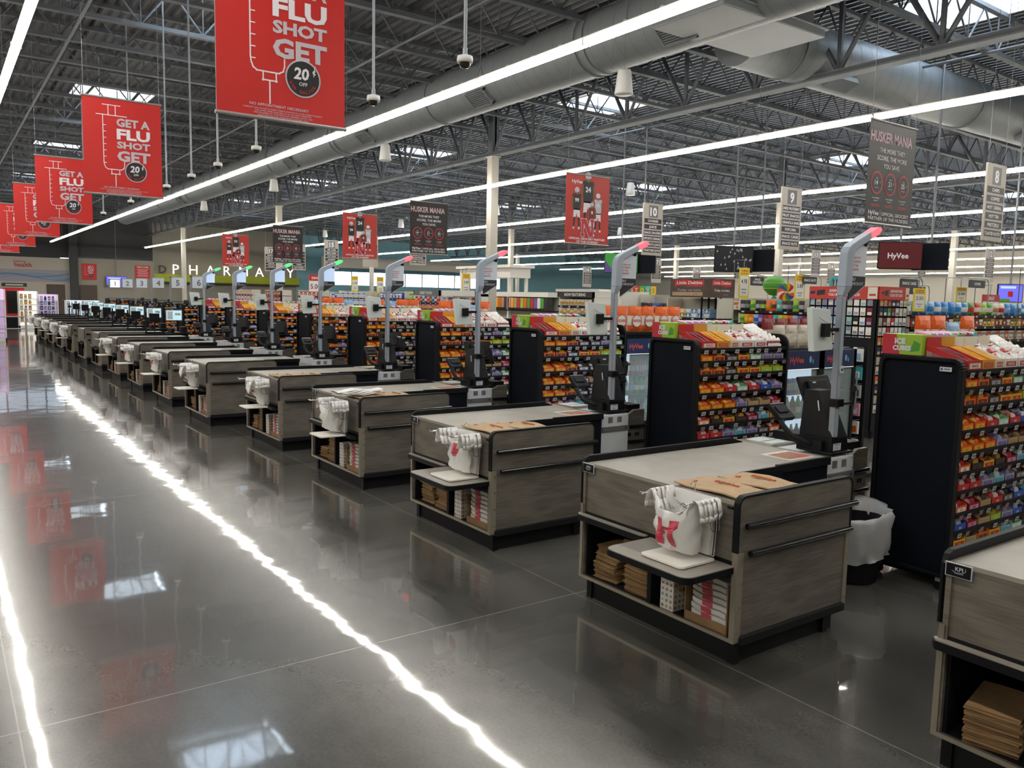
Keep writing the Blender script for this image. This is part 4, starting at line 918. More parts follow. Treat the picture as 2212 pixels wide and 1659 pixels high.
for k in range(2, 16):
    c = riser.copy(); COL.objects.link(c); c.parent = racks[k]
bags = {'a': puffbag('orange', 'cream', .21, .27, .07, 'GOOD'), 'b': puffbag('sky', 'white', .2, .22, .08)}
pu2 = set()
for k in (1, 2, 3, 4, 5, 6, 7, 8):
    for j in range(4):
        nm = 'a' if (j+k) % 3 else 'b'
        if k in (3,) or k > 6: continue
        if k == 2: nm = 'b' if j == 3 else 'a'
        if k == 2: continue
        o = copy_tree(bags[nm]) if nm in pu2 else bags[nm]; pu2.add(nm); o.location = (X0+2.5+.22*j+(k % 3)*.08, LY(k)+.49, 1.582)
        tag(o, '%s snack bag, %s from the left behind the rack top, %s' % ('orange' if nm == 'a' else 'blue', ORD[j], LN(k)), 'snack bag', 'snack bags behind the rack tops')
# ---------------------------------------------------------------- drink coolers beyond the racks
def cooler(doors, w=.62):
    t = thing('drink_cooler', '', 'drink cooler', (0, 0, 0), 'black glass-door drink coolers')
    W_ = w*doors; b = MB()
    b.box(0, W_, .06, .55, .0, .42, 'black'); b.box(0, W_, .52, .55, .42, 1.45, 'litcool'); b.box(0, .03, .06, .55, .42, 1.45, 'black'); b.box(W_-.03, W_, .06, .55, .42, 1.45, 'black'); b.box(0, W_, .06, .55, 1.42, 1.46, 'black'); b.build('cabinet', t)
    for i in range(doors):
        x = i*w; b = MB(); b.box(x, x+.045, 0, .05, .36, 1.45, 'black'); b.box(x+w-.045, x+w, 0, .05, .36, 1.45, 'black'); b.box(x, x+w, 0, .05, .36, .42, 'black'); b.box(x, x+w, 0, .05, 1.26, 1.45, 'navy')
        f = Face(b, (x, -.001, 1.26), (1, 0, 0), (0, 0, 1)); f.text('HyVee', w*.32, .07, .06, 'inkred', bold=3); f.disc(w*.68, .1, .02, 'sky', ry=.035); f.disc(w*.75, .08, .014, 'teal', ry=.025); f.rect(.05, .0, w-.05, .006, 'litwhite')
        b.tube([(x+w-.02, -.03, .8), (x+w-.02, -.03, 1.2)], .01, 'grey', 8)
        dr = b.build('door', t); g = MB(); g.box(x+.045, x+w-.045, .02, .026, .42, 1.26, 'glass'); o = g.build('door_glass', dr)
    for z in (.46, .75, 1.0):
        b = MB(); b.box(.03, W_-.03, .1, .5, z-.012, z, 'grey'); b.build('shelf', t)
    return t
def bottle(c, cap):
    b = MB(); b.lathe([(.001, 0), (.032, .003), (.032, .13), (.03, .15), (.012, .2), (.012, .22), (.001, .22)], (0, 0, 0), c, 10); b.lathe([(.0325, .05), (.0325, .11)], (0, 0, 0), cap, 10); return b.build('drink_bottle')
def can(c):
    b = MB(); b.lathe([(.001, 0), (.028, .002), (.031, .01), (.031, .145), (.026, .155), (.001, .155)], (0, 0, 0), c, 12); b.lathe([(.0315, .04), (.0315, .11)], (0, 0, 0), 'silver', 12); return b.build('drink_can')
DR = {'c1': can('red'), 'c2': can('blue'), 'c3': can('gold'), 'b1': bottle('green', 'white'), 'b2': bottle('brown', 'red'), 'b3': bottle('silver', 'sky'), 'c4': can('silver')}
DN = {'c1': 'red drink can', 'c2': 'blue drink can', 'c3': 'gold drink can', 'b1': 'green drink bottle', 'b2': 'dark drink bottle', 'b3': 'clear drink bottle', 'c4': 'silver drink can'}
cl2, cl1 = cooler(2), cooler(1); du = set()
for (cl, k, n) in ((cl2, 2, 2), (cl1, 3, 1)):
    cl.location = (X0+3.47, LY(k)+.02, 0); tag(cl, ('black drink cooler with two glass doors' if n == 2 else 'black drink cooler with one glass door')+' beyond the candy rack, '+LN(k))
    for zi, z in enumerate((1.0, .75, .46)):
        for j in range(6*n):
            kk = [['c1', 'c1', 'c2', 'c2', 'c3', 'c1'], ['b1', 'b1', 'b3', 'b2', 'b1', 'b3'], ['b3', 'b2', 'b3', 'b3', 'b2', 'b1']][zi][(j+(0 if n == 2 else 3)) % 6]
            o = copy_tree(DR[kk]) if kk in du else DR[kk]; du.add(kk); o.location = (X0+3.47+.085+j*.092+(.05 if j > 5 else 0), LY(k)+.16, z)
            tag(o, '%s, %s from the left on the %s shelf of the %s cooler' % (DN[kk], ORD[j], ['top', 'middle', 'bottom'][zi], 'two-door' if n == 2 else 'single-door'), 'drink', 'drinks in the coolers')
for kk in DR:
    if kk not in du: bpy.data.objects.remove(DR[kk])
nb = puffbag('nutbag', 'cream', .19, .24, .08); copies(nb, lambda i: 'pale nut pouch on top of the two-door cooler, %s from the left' % ORD[i], 'snack pouch', 'pouches on the coolers', [(X0+3.6+.2*i, LY(2)+.2, 1.462) for i in range(5)])
nb2 = puffbag('maroon', 'nutbag', .19, .30, .07); copies(nb2, lambda i: 'maroon snack pouch behind the pale pouches on the cooler, %s from the left' % ORD[i], 'snack pouch', 'pouches on the coolers', [(X0+3.6+.21*i, LY(2)+.34, 1.462) for i in range(5)])
ob = puffbag('orange', 'cream', .24, .31, .08, 'GOOD'); copies(ob, lambda i: 'big orange snack bag over the single-door cooler, %s from the left' % ORD[i], 'snack bag', 'orange snack bags over the cooler', [(X0+3.25+.235*i, LY(3)+.12+.02*(i % 2), 1.535) for i in range(6)])
b = MB(); b.box(-.15, 1.3, .0, .35, .04, .07, 'black'); b.box(-.1, 1.2, .05, .3, 0, .04, 'black'); tag(b.build('display_shelf', loc=(X0+3.25, LY(3)+.03, 1.463)), 'low black shelf carrying the orange snack bags', 'shelf')

# ---------------------------------------------------------------- waste bin by the nearest lane
t = thing('waste_bin', 'black waste bin with a clear liner folded over its rim', 'bin', (5.21, 3.12, 0))
b = MB(); b.lathe([(.001, .002), (.145, .002), (.15, .02), (.185, .44), (.19, .45), (.18, .45), (.142, .03), (.001, .03)], (0, 0, 0), 'black', 32, 1.05, .95); b.build('bin', t)
b = MB(); n = 48; rings = [(.17, .30), (.178, .42), (.196, .50), (.214, .512), (.222, .48), (.22, .38), (.222, .28), (.205, .215), (.209, .20)]; vs = []; rr = random.Random(9)
for j, (r, z) in enumerate(rings):
    for i in range(n):
        a = 2*math.pi*i/n; w_ = .012*math.sin(a*7+j)+.009*math.sin(a*13-j*2)+rr.uniform(-.003, .003)
        vs.append(((r+w_*(j > 1))*1.05*math.cos(a), (r+w_*(j > 1))*.95*math.sin(a), z+(.03*math.sin(a*1.0+1.2)+.012*math.sin(a*3) if 2 <= j else 0)))
b.add(vs, [(j*n+i, j*n+(i+1) % n, (j+1)*n+(i+1) % n, (j+1)*n+i) for j in range(len(rings)-1) for i in range(n)], 'liner', True); b.build('liner', t)
# ================================================================ hanging banners and aisle signs
def hangers(t, xs, z, top, y=0):
    b = MB()
    for x in xs:
        b.tube([(x, y, z+.02), (x, y, top)], .003, 'wire', 4); b.tube([(x-.03, y, z+.0), (x, y, z+.06), (x+.03, y, z)], .003, 'wire', 4)
    b.build('hanger_wire', t)
def rails(t, w, h):
    for z in (0, h):
        b = MB(); b.tube([(-.012, 0, z), (w+.012, 0, z)], .014, 'rail', 10); b.build('rail', t)
def sheet(b, w, h, m):
    n, q = 6, 10; vs = [(w*i/n, .012*math.sin(i*1.1+j*.7)*math.sin(math.pi*j/q), h*j/q) for j in range(q+1) for i in range(n+1)]
    b.box(0, w, -.001, .003, 0, h, m)
def flu(w=.95, h=1.235):
    t = thing('flu_banner', '', 'banner', (0, 0, 0), 'red hanging banners over the aisle')
    b = MB(); sheet(b, w, h, 'signred'); f = Face(b, (0, -.001, 0), (1, 0, 0), (0, 0, 1)); sx, sy = w, h
    L = lambda P, wd=.010: f.line([(a*sx, c*sy) for a, c in P], wd, 'artwhite')
    L([(.25, .93), (.47, .93)]); L([(.32, .93), (.32, .83)]); L([(.41, .93), (.41, .83)]); L([(.17, .825), (.55, .825)])
    L([(.25, .825), (.25, .34)]); L([(.25, .345), (.255, .31), (.27, .28), (.30, .265)]); L([(.295, .265), (.47, .265)]); L([(.465, .265), (.50, .28), (.51, .31), (.51, .36)])
    for i in range(7): L([(.25, .72-.065*i), (.285, .72-.065*i)], .008)
    L([(.345, .265), (.345, .215)]); L([(.445, .265), (.445, .215)]); L([(.34, .218), (.45, .218)]); L([(.395, .218), (.395, .09)])
    for s_, a, c, hh, ww, m in (('GET A', .42, .722, .080, .43, 'artgrey'), ('FLU', .42, .590, .104, .43, 'artwhite'), ('SHOT', .42, .496, .068, .43, 'artgrey'), ('GET', .42, .362, .104, .43, 'artgrey')):
        f.text(s_, (a+ww/2)*sx, c*sy, hh*sy, m, 3, w=ww*sx, bold=3.2)
    cx, cy = .655*sx, .258*sy; f.disc(cx, cy, .142*sx, 'artgrey', 4, 36); f.disc(cx, cy, .130*sx, 'ink', 5, 36)
    f.text('20', cx-.015, cy-.005, .085*sx, 'artwhite', 6, bold=2.5, slant=.1); f.text('c', cx+.088*sx, cy+.045*sx, .045*sx, 'artwhite', 6, bold=2); f.line([(cx+.085*sx, cy+.03*sx), (cx+.095*sx, cy+.105*sx)], .006, 'artwhite', 6)
    f.text('OFF', cx, cy-.055*sx, .028*sx, 'artwhite', 6)
    for i, ch in enumerate('PER GALLON'):
        a = math.radians(205+13.5*i); f.text(ch, cx+.105*sx*math.cos(a), cy+.105*sx*math.sin(a)-.008, .024*sx, 'signred', 6)
    f.text('NO APPOINTMENT NECESSARY', .47*sx, .068*sy, .016*sy, 'artgrey', 2, w=.46*sx)
    for i, s_ in enumerate(('COMPLETE YOUR VACCINE CONSENT FORM IN ADVANCE AT HY-VEE.COM/MY-PHARMACY', 'FUEL SAVER OFFER AVAILABLE TO ALL FLU SHOT RECIPIENTS', 'SEE PHARMACY FOR DETAILS. EXPIRES DATE, AGE', 'HEALTH-RELATED AND OTHER RESTRICTIONS MAY APPLY')):
        f.text(s_, .5*sx, (.05-.0125*i)*sy, .008*sy, 'artgrey', 2, w=(.62, .44, .46, .4)[i]*sx)
    b.build('fabric', t); rails(t, w, h); return t
mat('artwhite', '#eeeaf0', .5); mat('artgrey', '#c9c3cc', .5); mat('artpink', '#d9b7c0', .5); mat('skin', '#8a5b42', .6); mat('bannerred', '#c4352c', .45, var=.06, sc=2); mat('nred', '#c62f38', .45)
f0 = flu(); hangers(f0, (.02, .93), 1.235, 3.55)
for i, y in enumerate((5.95, 12.0, 17.95, 23.0, 28.9, 34.6)):
    o = f0 if i == 0 else copy_tree(f0); o.location = (1.665, y, 3.165); o['label'] = 'red flu shot banner with white syringe outline, %s from the camera' % ORD[i]
def mania(w=.98, h=1.17):
    t = thing('promotion_banner', '', 'banner', (0, 0, 0), 'black fuel saver banners')
    b = MB(); sheet(b, w, h, 'bannerblack'); f = Face(b, (0, -.001, 0), (1, 0, 0), (0, 0, 1))
    f.text('HUSKER MANIA', w*.47, h*.80, h*.10, 'artpink', 2, w=w*.9, bold=2)
    for i, (s_, ww) in enumerate((('THE MORE THEY', .55), ('SCORE, THE MORE', .64), ('YOU SAVE.', .36))): f.text(s_, w*.5, h*(.70-.075*i), h*.045, 'artwhite', 2, w=w*ww)
    for i, s_ in enumerate(('14', '21', '35')):
        cx, cy = w*(.20+.29*i), h*.40; f.disc(cx, cy, w*.125, 'nred', 2, 30, ry=w*.135); f.disc(cx, cy, w*.105, 'ink', 3, 30, ry=w*.115); f.text(s_, cx-.01, cy-.025, h*.05, 'artwhite', 4); f.text('c', cx+w*.07, cy, h*.025, 'artwhite', 4)
        f.text('SAVE', cx, cy+.045, .014, 'artwhite', 4); f.text('PER GALLON', cx, cy-.06, .010, 'artwhite', 4); f.text('If the HUSKERS', cx, h*.245, .016, 'artwhite', 2); f.text('score %d,' % (7*(i+2)), cx, h*.22, .016, 'artwhite', 2)
        f.rect(cx-.09, h*.185, cx+.09, h*.192, 'nred'); f.rect(cx-.09, h*.17, cx+.09, h*.177, 'nred')
    f.text('HyVee', w*.17, h*.085, h*.045, 'artwhite', 2, w=w*.22, bold=2); f.line([(w*.315, h*.07), (w*.315, h*.135)], .005, 'artwhite'); f.text('OFFICIAL GROCERY', w*.64, h*.085, h*.035, 'artwhite', 2, w=w*.6); f.text('PARTNER OF THE HUSKERS', w*.5, h*.035, h*.035, 'artwhite', 2, w=w*.88)
    b.build('fabric', t); rails(t, w, h); return t
def team(w=.98, h=1.17):
    t = thing('football_banner', '', 'banner', (0, 0, 0), 'red football banners')
    b = MB(); sheet(b, w, h, 'bannerred'); f = Face(b, (0, -.001, 0), (1, 0, 0), (0, 0, 1))
    def player(cx, cy, s_, jersey, hel, num, k):
        f.poly([(cx-.10*s_, cy+.30*s_), (cx+.10*s_, cy+.30*s_), (cx+.13*s_, cy+.22*s_), (cx+.08*s_, cy-.02*s_), (cx-.08*s_, cy-.02*s_), (cx-.13*s_, cy+.22*s_)], jersey, k)
        f.poly([(cx-.13*s_, cy+.25*s_), (cx-.09*s_, cy+.24*s_), (cx-.10*s_, cy+.02*s_), (cx-.14*s_, cy+.04*s_)], 'skin', k+.3); f.poly([(cx+.13*s_, cy+.25*s_), (cx+.09*s_, cy+.24*s_), (cx+.10*s_, cy+.02*s_), (cx+.14*s_, cy+.04*s_)], 'skin', k+.3)
        f.poly([(cx-.08*s_, cy), (cx+.08*s_, cy), (cx+.09*s_, cy-.17*s_), (cx+.02*s_, cy-.16*s_), (cx, cy-.08*s_), (cx-.02*s_, cy-.16*s_), (cx-.09*s_, cy-.17*s_)], 'artwhite', k)
        for q in (-1, 1): f.poly([(cx+q*.05*s_-.02*s_, cy-.16*s_), (cx+q*.05*s_+.02*s_, cy-.16*s_), (cx+q*.07*s_+.015*s_, cy-.36*s_), (cx+q*.07*s_-.02*s_, cy-.36*s_)], 'ink', k); f.poly([(cx+q*.07*s_-.025*s_, cy-.35*s_), (cx+q*.07*s_+.02*s_, cy-.35*s_), (cx+q*.075*s_+.02*s_, cy-.40*s_), (cx+q*.07*s_-.03*s_, cy-.40*s_)], 'artwhite', k)
        f.disc(cx, cy+.35*s_, .055*s_, 'skin', k+.5, 14, ry=.07*s_); f.disc(cx-.004, cy+.375*s_, .062*s_, hel, k+1, 16, ry=.058*s_); f.line([(cx-.03*s_, cy+.33*s_), (cx+.045*s_, cy+.33*s_)], .008*s_, 'ink', k+2)
        f.text(num, cx, cy+.14*s_, .075*s_, 'artwhite', k+1, bold=3)
    player(.25*w, .50*h, .85, 'ink', 'artgrey', '99', 2); player(.74*w, .46*h, .8, 'artgrey', 'artwhite', '16', 2); player(.60*w, .36*h, .7, 'maroon', 'artgrey', '8', 4); player(.50*w, .62*h, 1.15, 'ink', 'artgrey', '24', 3)
    nx, ny, s_ = .50*w, .11*h, .30
    def NN(g, m, k):
        f.rect(nx-s_*.5-g, ny-g, nx-s_*.18+g, ny+s_*.22+g, m, k) if 0 else None
        for a, c in ((-.5, -.22), (.22, .5)):
            f.rect(nx+s_*(a+.06)-g, ny, nx+s_*(c-.06)+g, ny+s_, m, k); f.rect(nx+s_*a-g, ny-g, nx+s_*c+g, ny+s_*.17+g, m, k) if a < 0 else None; f.rect(nx+s_*a-g, ny+s_*.83-g, nx+s_*c+g, ny+s_+g, m, k)
        f.poly([(nx-s_*.42-g, ny+s_+g), (nx-s_*.10+g, ny+s_+g), (nx+s_*.42+g, ny-g), (nx+s_*.12-g, ny-g)], m, k)
    NN(.007, 'artwhite', 7); NN(0, 'nred', 8)
    f.text('HyVee', .25*w, .87*h, .05*h, 'artwhite', 2, w=.24*w, bold=2); f.text('OFFICIAL GROCERY PARTNER', .5*w, .06*h, .030*h, 'artwhite', 9, w=.84*w, bold=2.5); f.text('OF THE HUSKERS', .5*w, .015*h, .030*h, 'artwhite', 9, w=.5*w, bold=2.5)
    b.build('fabric', t); rails(t, w, h); return t
m0, t0 = mania(), team(); hangers(m0, (.03, .95), 1.17, 3.9); hangers(t0, (.03, .95), 1.17, 3.9)
for i, y in enumerate((5.45, 16.5, 25.6)):
    o = m0 if i == 0 else copy_tree(m0); o.location = (8.82, y, 2.87); o['label'] = 'black promotion banner with three red ringed cent amounts, %s from the camera' % ORD[i]
for i, y in enumerate((10.95, 20.2, 31.1)):
    o = t0 if i == 0 else copy_tree(t0); o.location = (8.82, y, 2.87); o['label'] = 'red football team banner with big N, %s from the camera' % ORD[i]

def aisle(n, items, x, y, z, w=.66, h=1.25, near=True):
    t = thing('aisle_sign', 'taupe hanging aisle sign numbered %d, %s' % (n, 'in the front line of signs' if near else 'deeper in the store'), 'aisle sign', (x, y, z), 'hanging aisle signs')
    b = MB(); b.box(0, w, 0, .03, 0, h, 'taupe'); f = Face(b, (0, 0, 0), (1, 0, 0), (0, 0, 1)); f.rect(w*.28, h*.73, w*.74, h*.96, 'taupeD'); f.text(str(n), w*.51, h*.765, h*.155, 'artwhite', 2, bold=3)
    for i, s_ in enumerate(items):
        zz = h*(.62-.113*i); f.rect(w*.06, zz, w*.94, zz+h*.085, 'ink')
        if near: f.text(s_, w*.5, zz+h*.021, h*.043, 'artwhite', 2, w=min(w*.84, len(s_)*h*.04), bold=1.8)
        else: f.rect(w*.2, zz+h*.03, w*.8, zz+h*.055, 'taupe', 2)
    b.build('panel', t); w_ = MB()
    for xx in (.04, w-.04): w_.tube([(xx, .015, h), (xx, .015, zdeck(x)-z)], .004, 'wire', 4)
    w_.build('hanger_wire', t)
IT = {8: ['CHIPS', 'COFFEE', 'HOT CEREAL', 'HOT TEA', 'PRETZELS', 'TOASTER PASTRY'], 9: ['DRIED FRUIT/JERKY', 'FRUIT SNACKS', 'GRANOLA BARS', 'POPCORN', 'SNACK CAKES', 'SNACK NUTS'], 10: ['COOKIES', 'JUICE', 'SNACK CRACKERS', 'SPORTS DRINKS', 'TOMATO JUICE', 'VEGETABLE JUICE'],
      13: ['BATH TISSUE', 'CANDLES', 'FACIAL TISSUE', 'HOME OFFICE', 'LIGHTING', 'PAPER TOWELS'], 14: ['CAT LITTER', 'DOG FOOD', 'DOG TREATS', 'PET SUPPLIES'], 15: ['AIR CARE', 'BIRD SEED', 'CAT FOOD', 'LAUNDRY', 'PET ACCESSORIES', 'TRASH BAGS'], 16: ['GREETING', 'LAUNDRY', 'CLEANERS', 'DIAPERS', 'WIPES', 'BATTERIES'], 17: ['SEASONAL', 'BABY NEEDS', 'DISH SOAP', 'BLEACH', 'COOLERS', '']}
for n in IT: aisle(n, IT[n], 14.1, 6.6+3.95*(n-8), 3.02)
# second line of signs deeper in the store: (number, x, y, z)
seen_n = {}
for n, x, y, z in ((17, 27.5, 27.6, 2.75), (18, 30, 35.5, 2.6), (16, 30, 32.2, 2.85), (14, 29.5, 24.4, 2.8), (16, 34.5, 31.4, 2.65), (13, 30, 20.8, 3.0), (14, 34, 22.7, 2.7), (13, 32.5, 17.6, 2.9), (12, 29, 13.4, 2.75), (11, 34, 12.6, 2.7), (10, 30.5, 10.1, 2.9), (11, 31, 9.9, 2.0)):
    aisle(n, ['']*5, x, y, z, .62, 1.15, False); seen_n[n] = seen_n.get(n, 0)+1
    for q_ in COL.objects:
        if q_.get('label') == 'taupe hanging aisle sign numbered %d, deeper in the store' % n and seen_n[n] == 2 and abs(q_.location.x-x) < .01: q_['label'] = 'taupe hanging aisle sign numbered %d, the lower and farther of its pair' % n

# ================================================================ displays at the front of the sales floor
mat('peg', '#b5b2a6', .6); mat('shelfcream', '#cfcabd', .5); mat('jar', (.85, .45, .2), .3)
PROD = {}
def product(kind, c, acc, w, h, d):
    key = (kind, c, acc, w, h, d)
    if key in PROD: return copy_tree(PROD[key])
    if kind == 'snack_bag': o = puffbag(c, acc, w*.95, h, d*.6, name='snack_bag')
    else:
        b = MB()
        if kind == 'carton': b.box(-w/2+.003, w/2-.003, 0, d, 0, h, c); f = Face(b, (-w/2, 0, 0), (1, 0, 0), (0, 0, 1)); f.rect(.012, h*.55, w-.012, h*.85, acc); f.rect(w*.2, h*.15, w*.8, h*.4, acc); f.disc(w*.5, h*.45, w*.2, 'cream', 2, 12)
        elif kind == 'jar': b.lathe([(.001, 0), (w*.42, .004), (w*.44, h*.75), (w*.3, h*.86), (w*.3, h), (.001, h)], (0, d/2, 0), c, 12); b.lathe([(w*.445, h*.2), (w*.445, h*.6)], (0, d/2, 0), acc, 12)
        elif kind == 'card': b.box(-w/2+.004, w/2-.004, 0, .004, 0, h, c); f = Face(b, (-w/2, 0, 0), (1, 0, 0), (0, 0, 1)); f.rect(.012, h*.1, w-.012, h*.45, acc); f.disc(w/2, h*.93, .006, 'ink', 1, 8)
        o = b.build({'carton': 'carton', 'jar': 'jar', 'card': 'gift_card'}[kind])
    PROD[key] = o; return o
CN = {'red': 'red', 'orange': 'orange', 'yellow': 'yellow', 'blue': 'blue', 'green': 'green', 'lime': 'lime', 'teal': 'teal', 'purple': 'purple', 'pink': 'pink', 'white': 'white', 'cream': 'cream', 'brown': 'brown', 'dark': 'black', 'maroon': 'maroon', 'sky': 'light blue', 'silver': 'silver', 'tan': 'tan', 'navy': 'navy', 'lavender': 'lavender', 'gold': 'golden', 'mint': 'mint', 'nutbag': 'pale', 'grey': 'grey', 'kraftL': 'cardboard brown', 'bluepack': 'bright blue', 'pblue': 'pale blue', 'plav': 'pale violet', 'pmint': 'pale mint', 'pgrey': 'bluish grey', 'ptan': 'sand'}
KN = {'snack_bag': 'snack bag', 'carton': 'carton', 'jar': 'jar', 'card': 'gift card'}
def stock(where, x0, y0, z, face, n, pitch, kind, cols, w, h, d, shelfname, step=0):
    """n products in a row; face 'x' looks toward -x (row along y), 'y' looks toward -y (row along x)"""
    for i in range(n):
        c, a = cols[i % len(cols)]; o = product(kind, c, a, w, h, d)
        if face == 'y': o.location = (x0+pitch*i, y0, z); o.rotation_euler = (0, 0, 0)
        else: o.location = (x0, y0-pitch*i, z); o.rotation_euler = (0, 0, -math.pi/2)
        o.name = {'card': 'gift_card'}.get(kind, kind)
        tag(o, '%s %s, %s on the %s, %s' % (CN.get(c, c), KN[kind], ORD[i], shelfname, where), KN[kind], KN[kind]+'s on the '+where)
def shelving(name, label, where, x0, y0, L, face, zs, rows, h=2.0, depth=.45, header=None, body='shelfcream', lipc='black'):
    t = thing(name, label, 'shelving', (x0, y0, 0), None, 0 if face == 'y' else -math.pi/2)
    b = MB(); b.box(0, L, depth, depth+.04, 0, h, 'peg'); b.box(0, L, .0, depth, 0, .12, 'black'); b.build('back_panel', t)
    for x in (0, L-.03):
        b = MB(); b.box(x, x+.03, .03, depth, .12, h, body); b.build('upright', t)
    for z in zs: b = MB(); b.box(0, L, 0, depth, z-.03, z-.005, lipc); b.box(0, L, -.012, 0, z-.045, z, lipc); [b.box(q*.31+.1, q*.31+.16, -.014, -.012, z-.038, z-.01, 'tagw') for q in range(int(L/.31))]; b.build('shelf', t)
    if header:
        zz, hh, m, txt, tm, th = header; b = MB(); b.box(0, L, -.03, .02, zz, zz+hh, m); b.box(0, .03, -.03, depth, zz, zz+hh, m); b.box(L-.03, L, -.03, depth, zz, zz+hh, m)
        f = Face(b, (0, -.03, zz), (1, 0, 0), (0, 0, 1))
        for j, s_ in enumerate(txt): f.text(s_, L/2, hh*.5-th/2+(len(txt)-1-2*j)*th*.75, th, tm, 2, w=min(L*.85, len(s_)*th*.85), bold=2)
        b.build('header', t)
    for (z, kind, cols, w, hh, d, nm) in rows:
        n = int((L-.08)/w)
        if face == 'y': stock(where, x0+.04+w/2, y0+.02, z, 'y', n, w, kind, cols, w, hh, d, nm)
        else: stock(where, x0+.02, y0-.04-w/2, z, 'x', n, w, kind, cols, w, hh, d, nm)
    return t
# snack bag wall beside the gift cards
shelving('snack_shelving', 'black-shelved snack bag display under a green balloon and big lollipop', 'snack display', 12.3, 10.05, 1.55, 'x', (1.28, 1.54, 1.775),
         [(1.775, 'snack_bag', [('dark', 'silver'), ('dark', 'grey'), ('lime', 'green'), ('dark', 'silver'), ('dark', 'lime'), ('orange', 'gold'), ('orange', 'brown'), ('teal', 'mint')], .115, .19, .12, 'top shelf'),
          (1.54, 'snack_bag', [('lime', 'green'), ('gold', 'yellow'), ('orange', 'yellow'), ('sky', 'blue'), ('purple', 'lavender'), ('maroon', 'red'), ('red', 'maroon'), ('teal', 'mint')], .105, .17, .1, 'second shelf'), (1.28, 'snack_bag', [('maroon', 'nutbag'), ('brown', 'nutbag'), ('tan', 'white')], .14, .2, .1, 'third shelf')], 2.0)
# cake display with brown wooden header box
t = shelving('cake_display', 'shelf display of yellow and light blue cartons beneath the brown header box', 'cake display', 12.3, 11.9, 1.35, 'x', (1.1, 1.35, 1.60),
         [(1.60, 'carton', [('yellow', 'brown'), ('yellow', 'cream'), ('yellow', 'brown'), ('sky', 'navy'), ('sky', 'white'), ('sky', 'navy'), ('sky', 'white')], .16, .085, .2, 'top shelf'), (1.69, 'carton', [('yellow', 'cream'), ('yellow', 'brown'), ('yellow', 'cream'), ('sky', 'white'), ('sky', 'navy'), ('sky', 'white'), ('sky', 'navy')], .16, .085, .2, 'upper layer on the top shelf'), (1.35, 'snack_bag', [('sky', 'white')], .16, .16, .1, 'second shelf')], 1.98)
t = thing('header_box', 'dark brown wooden header box with red ribbon lettering above the cake display', 'sign', (12.1, 11.6, 2.0))
b = MB(); b.box(0, .75, -1.0, 0, 0, .36, 'woodD')
for m_, (f, W_) in enumerate(((Face(b, (0, 0, 0), (0, -1, 0), (0, 0, 1)), 1.0), (Face(b, (0, -1.0, 0), (1, 0, 0), (0, 0, 1)), .75))):
    P = [(W_*.12+W_*.76*i/10, .27+.02*math.sin(i*.62)+.002*i) for i in range(11)]; f.poly([(a, c-.06) for a, c in P]+[(a, c+.055) for a, c in reversed(P)], 'red', 1); f.text('Little Debbie', W_*.5, .255, .06, 'white', 2, w=W_*.66, bold=1, slant=.2)
    f.text("Today, we bake.", W_*.5, .12, .045, 'silver' if m_ == 0 else 'white', 2, w=W_*.62, slant=.25); f.rect(W_*.06, .03, W_*.85, .1, 'kraftL', 1) if m_ == 0 else None; f.text('Since 1960', W_*.66, .05, .02, 'silver' if m_ else 'brown', 2)
b.build('box', t)
for x in (.1, .3, .5, .65):
    b = MB(); b.tube([(x, -.75, -.40), (x, -.75, 0)], .02, 'black', 6); b.build('leg', t)
# now featuring case
t = shelving('feature_case', 'white case of snack bags with a black NOW FEATURING header', 'featuring case', 12.3, 15.45, 1.3, 'x', (1.1, 1.33, 1.56, 1.76), [(1.76, 'snack_bag', [('nutbag', 'gold'), ('nutbag', 'tan')], .13, .15, .1, 'top shelf'), (1.56, 'snack_bag', [('nutbag', 'gold'), ('tan', 'nutbag')], .13, .15, .1, 'second shelf'), (1.33, 'carton', [('white', 'blue'), ('sky', 'blue')], .12, .15, .1, 'third shelf')],
              1.96, .4, (1.955, .13, 'ink', ['NOW FEATURING'], 'white', .07), 'white_trim')
b = MB(); b.box(12.25, 13.1, 13.95, 15.5, 2.085, 2.15, 'white_trim'); b.box(12.28, 13.1, 13.2, 14.1, 1.0, 2.1, 'white_trim')
for i in range(6): b.box(12.27, 12.29, 13.2, 14.1, 1.2+.15*i, 1.21+.15*i, 'shelfcream')
tag(b.build('cabinet_end'), 'white panelled end of the case right of the NOW FEATURING header', 'cabinet')
shelving('pantry_shelving', 'cream shelving of dark and blue snack packs left of the cake display', 'cream shelving', 12.75, 13.15, 1.3, 'x', (1.25, 1.5, 1.72), [(1.72, 'snack_bag', [('dark', 'brown'), ('dark', 'grey'), ('brown', 'dark'), ('blue', 'silver'), ('blue', 'navy')], .12, .15, .12, 'top shelf'), (1.5, 'snack_bag', [('yellow', 'gold'), ('yellow', 'cream')], .12, .15, .1, 'second shelf')], 2.05)
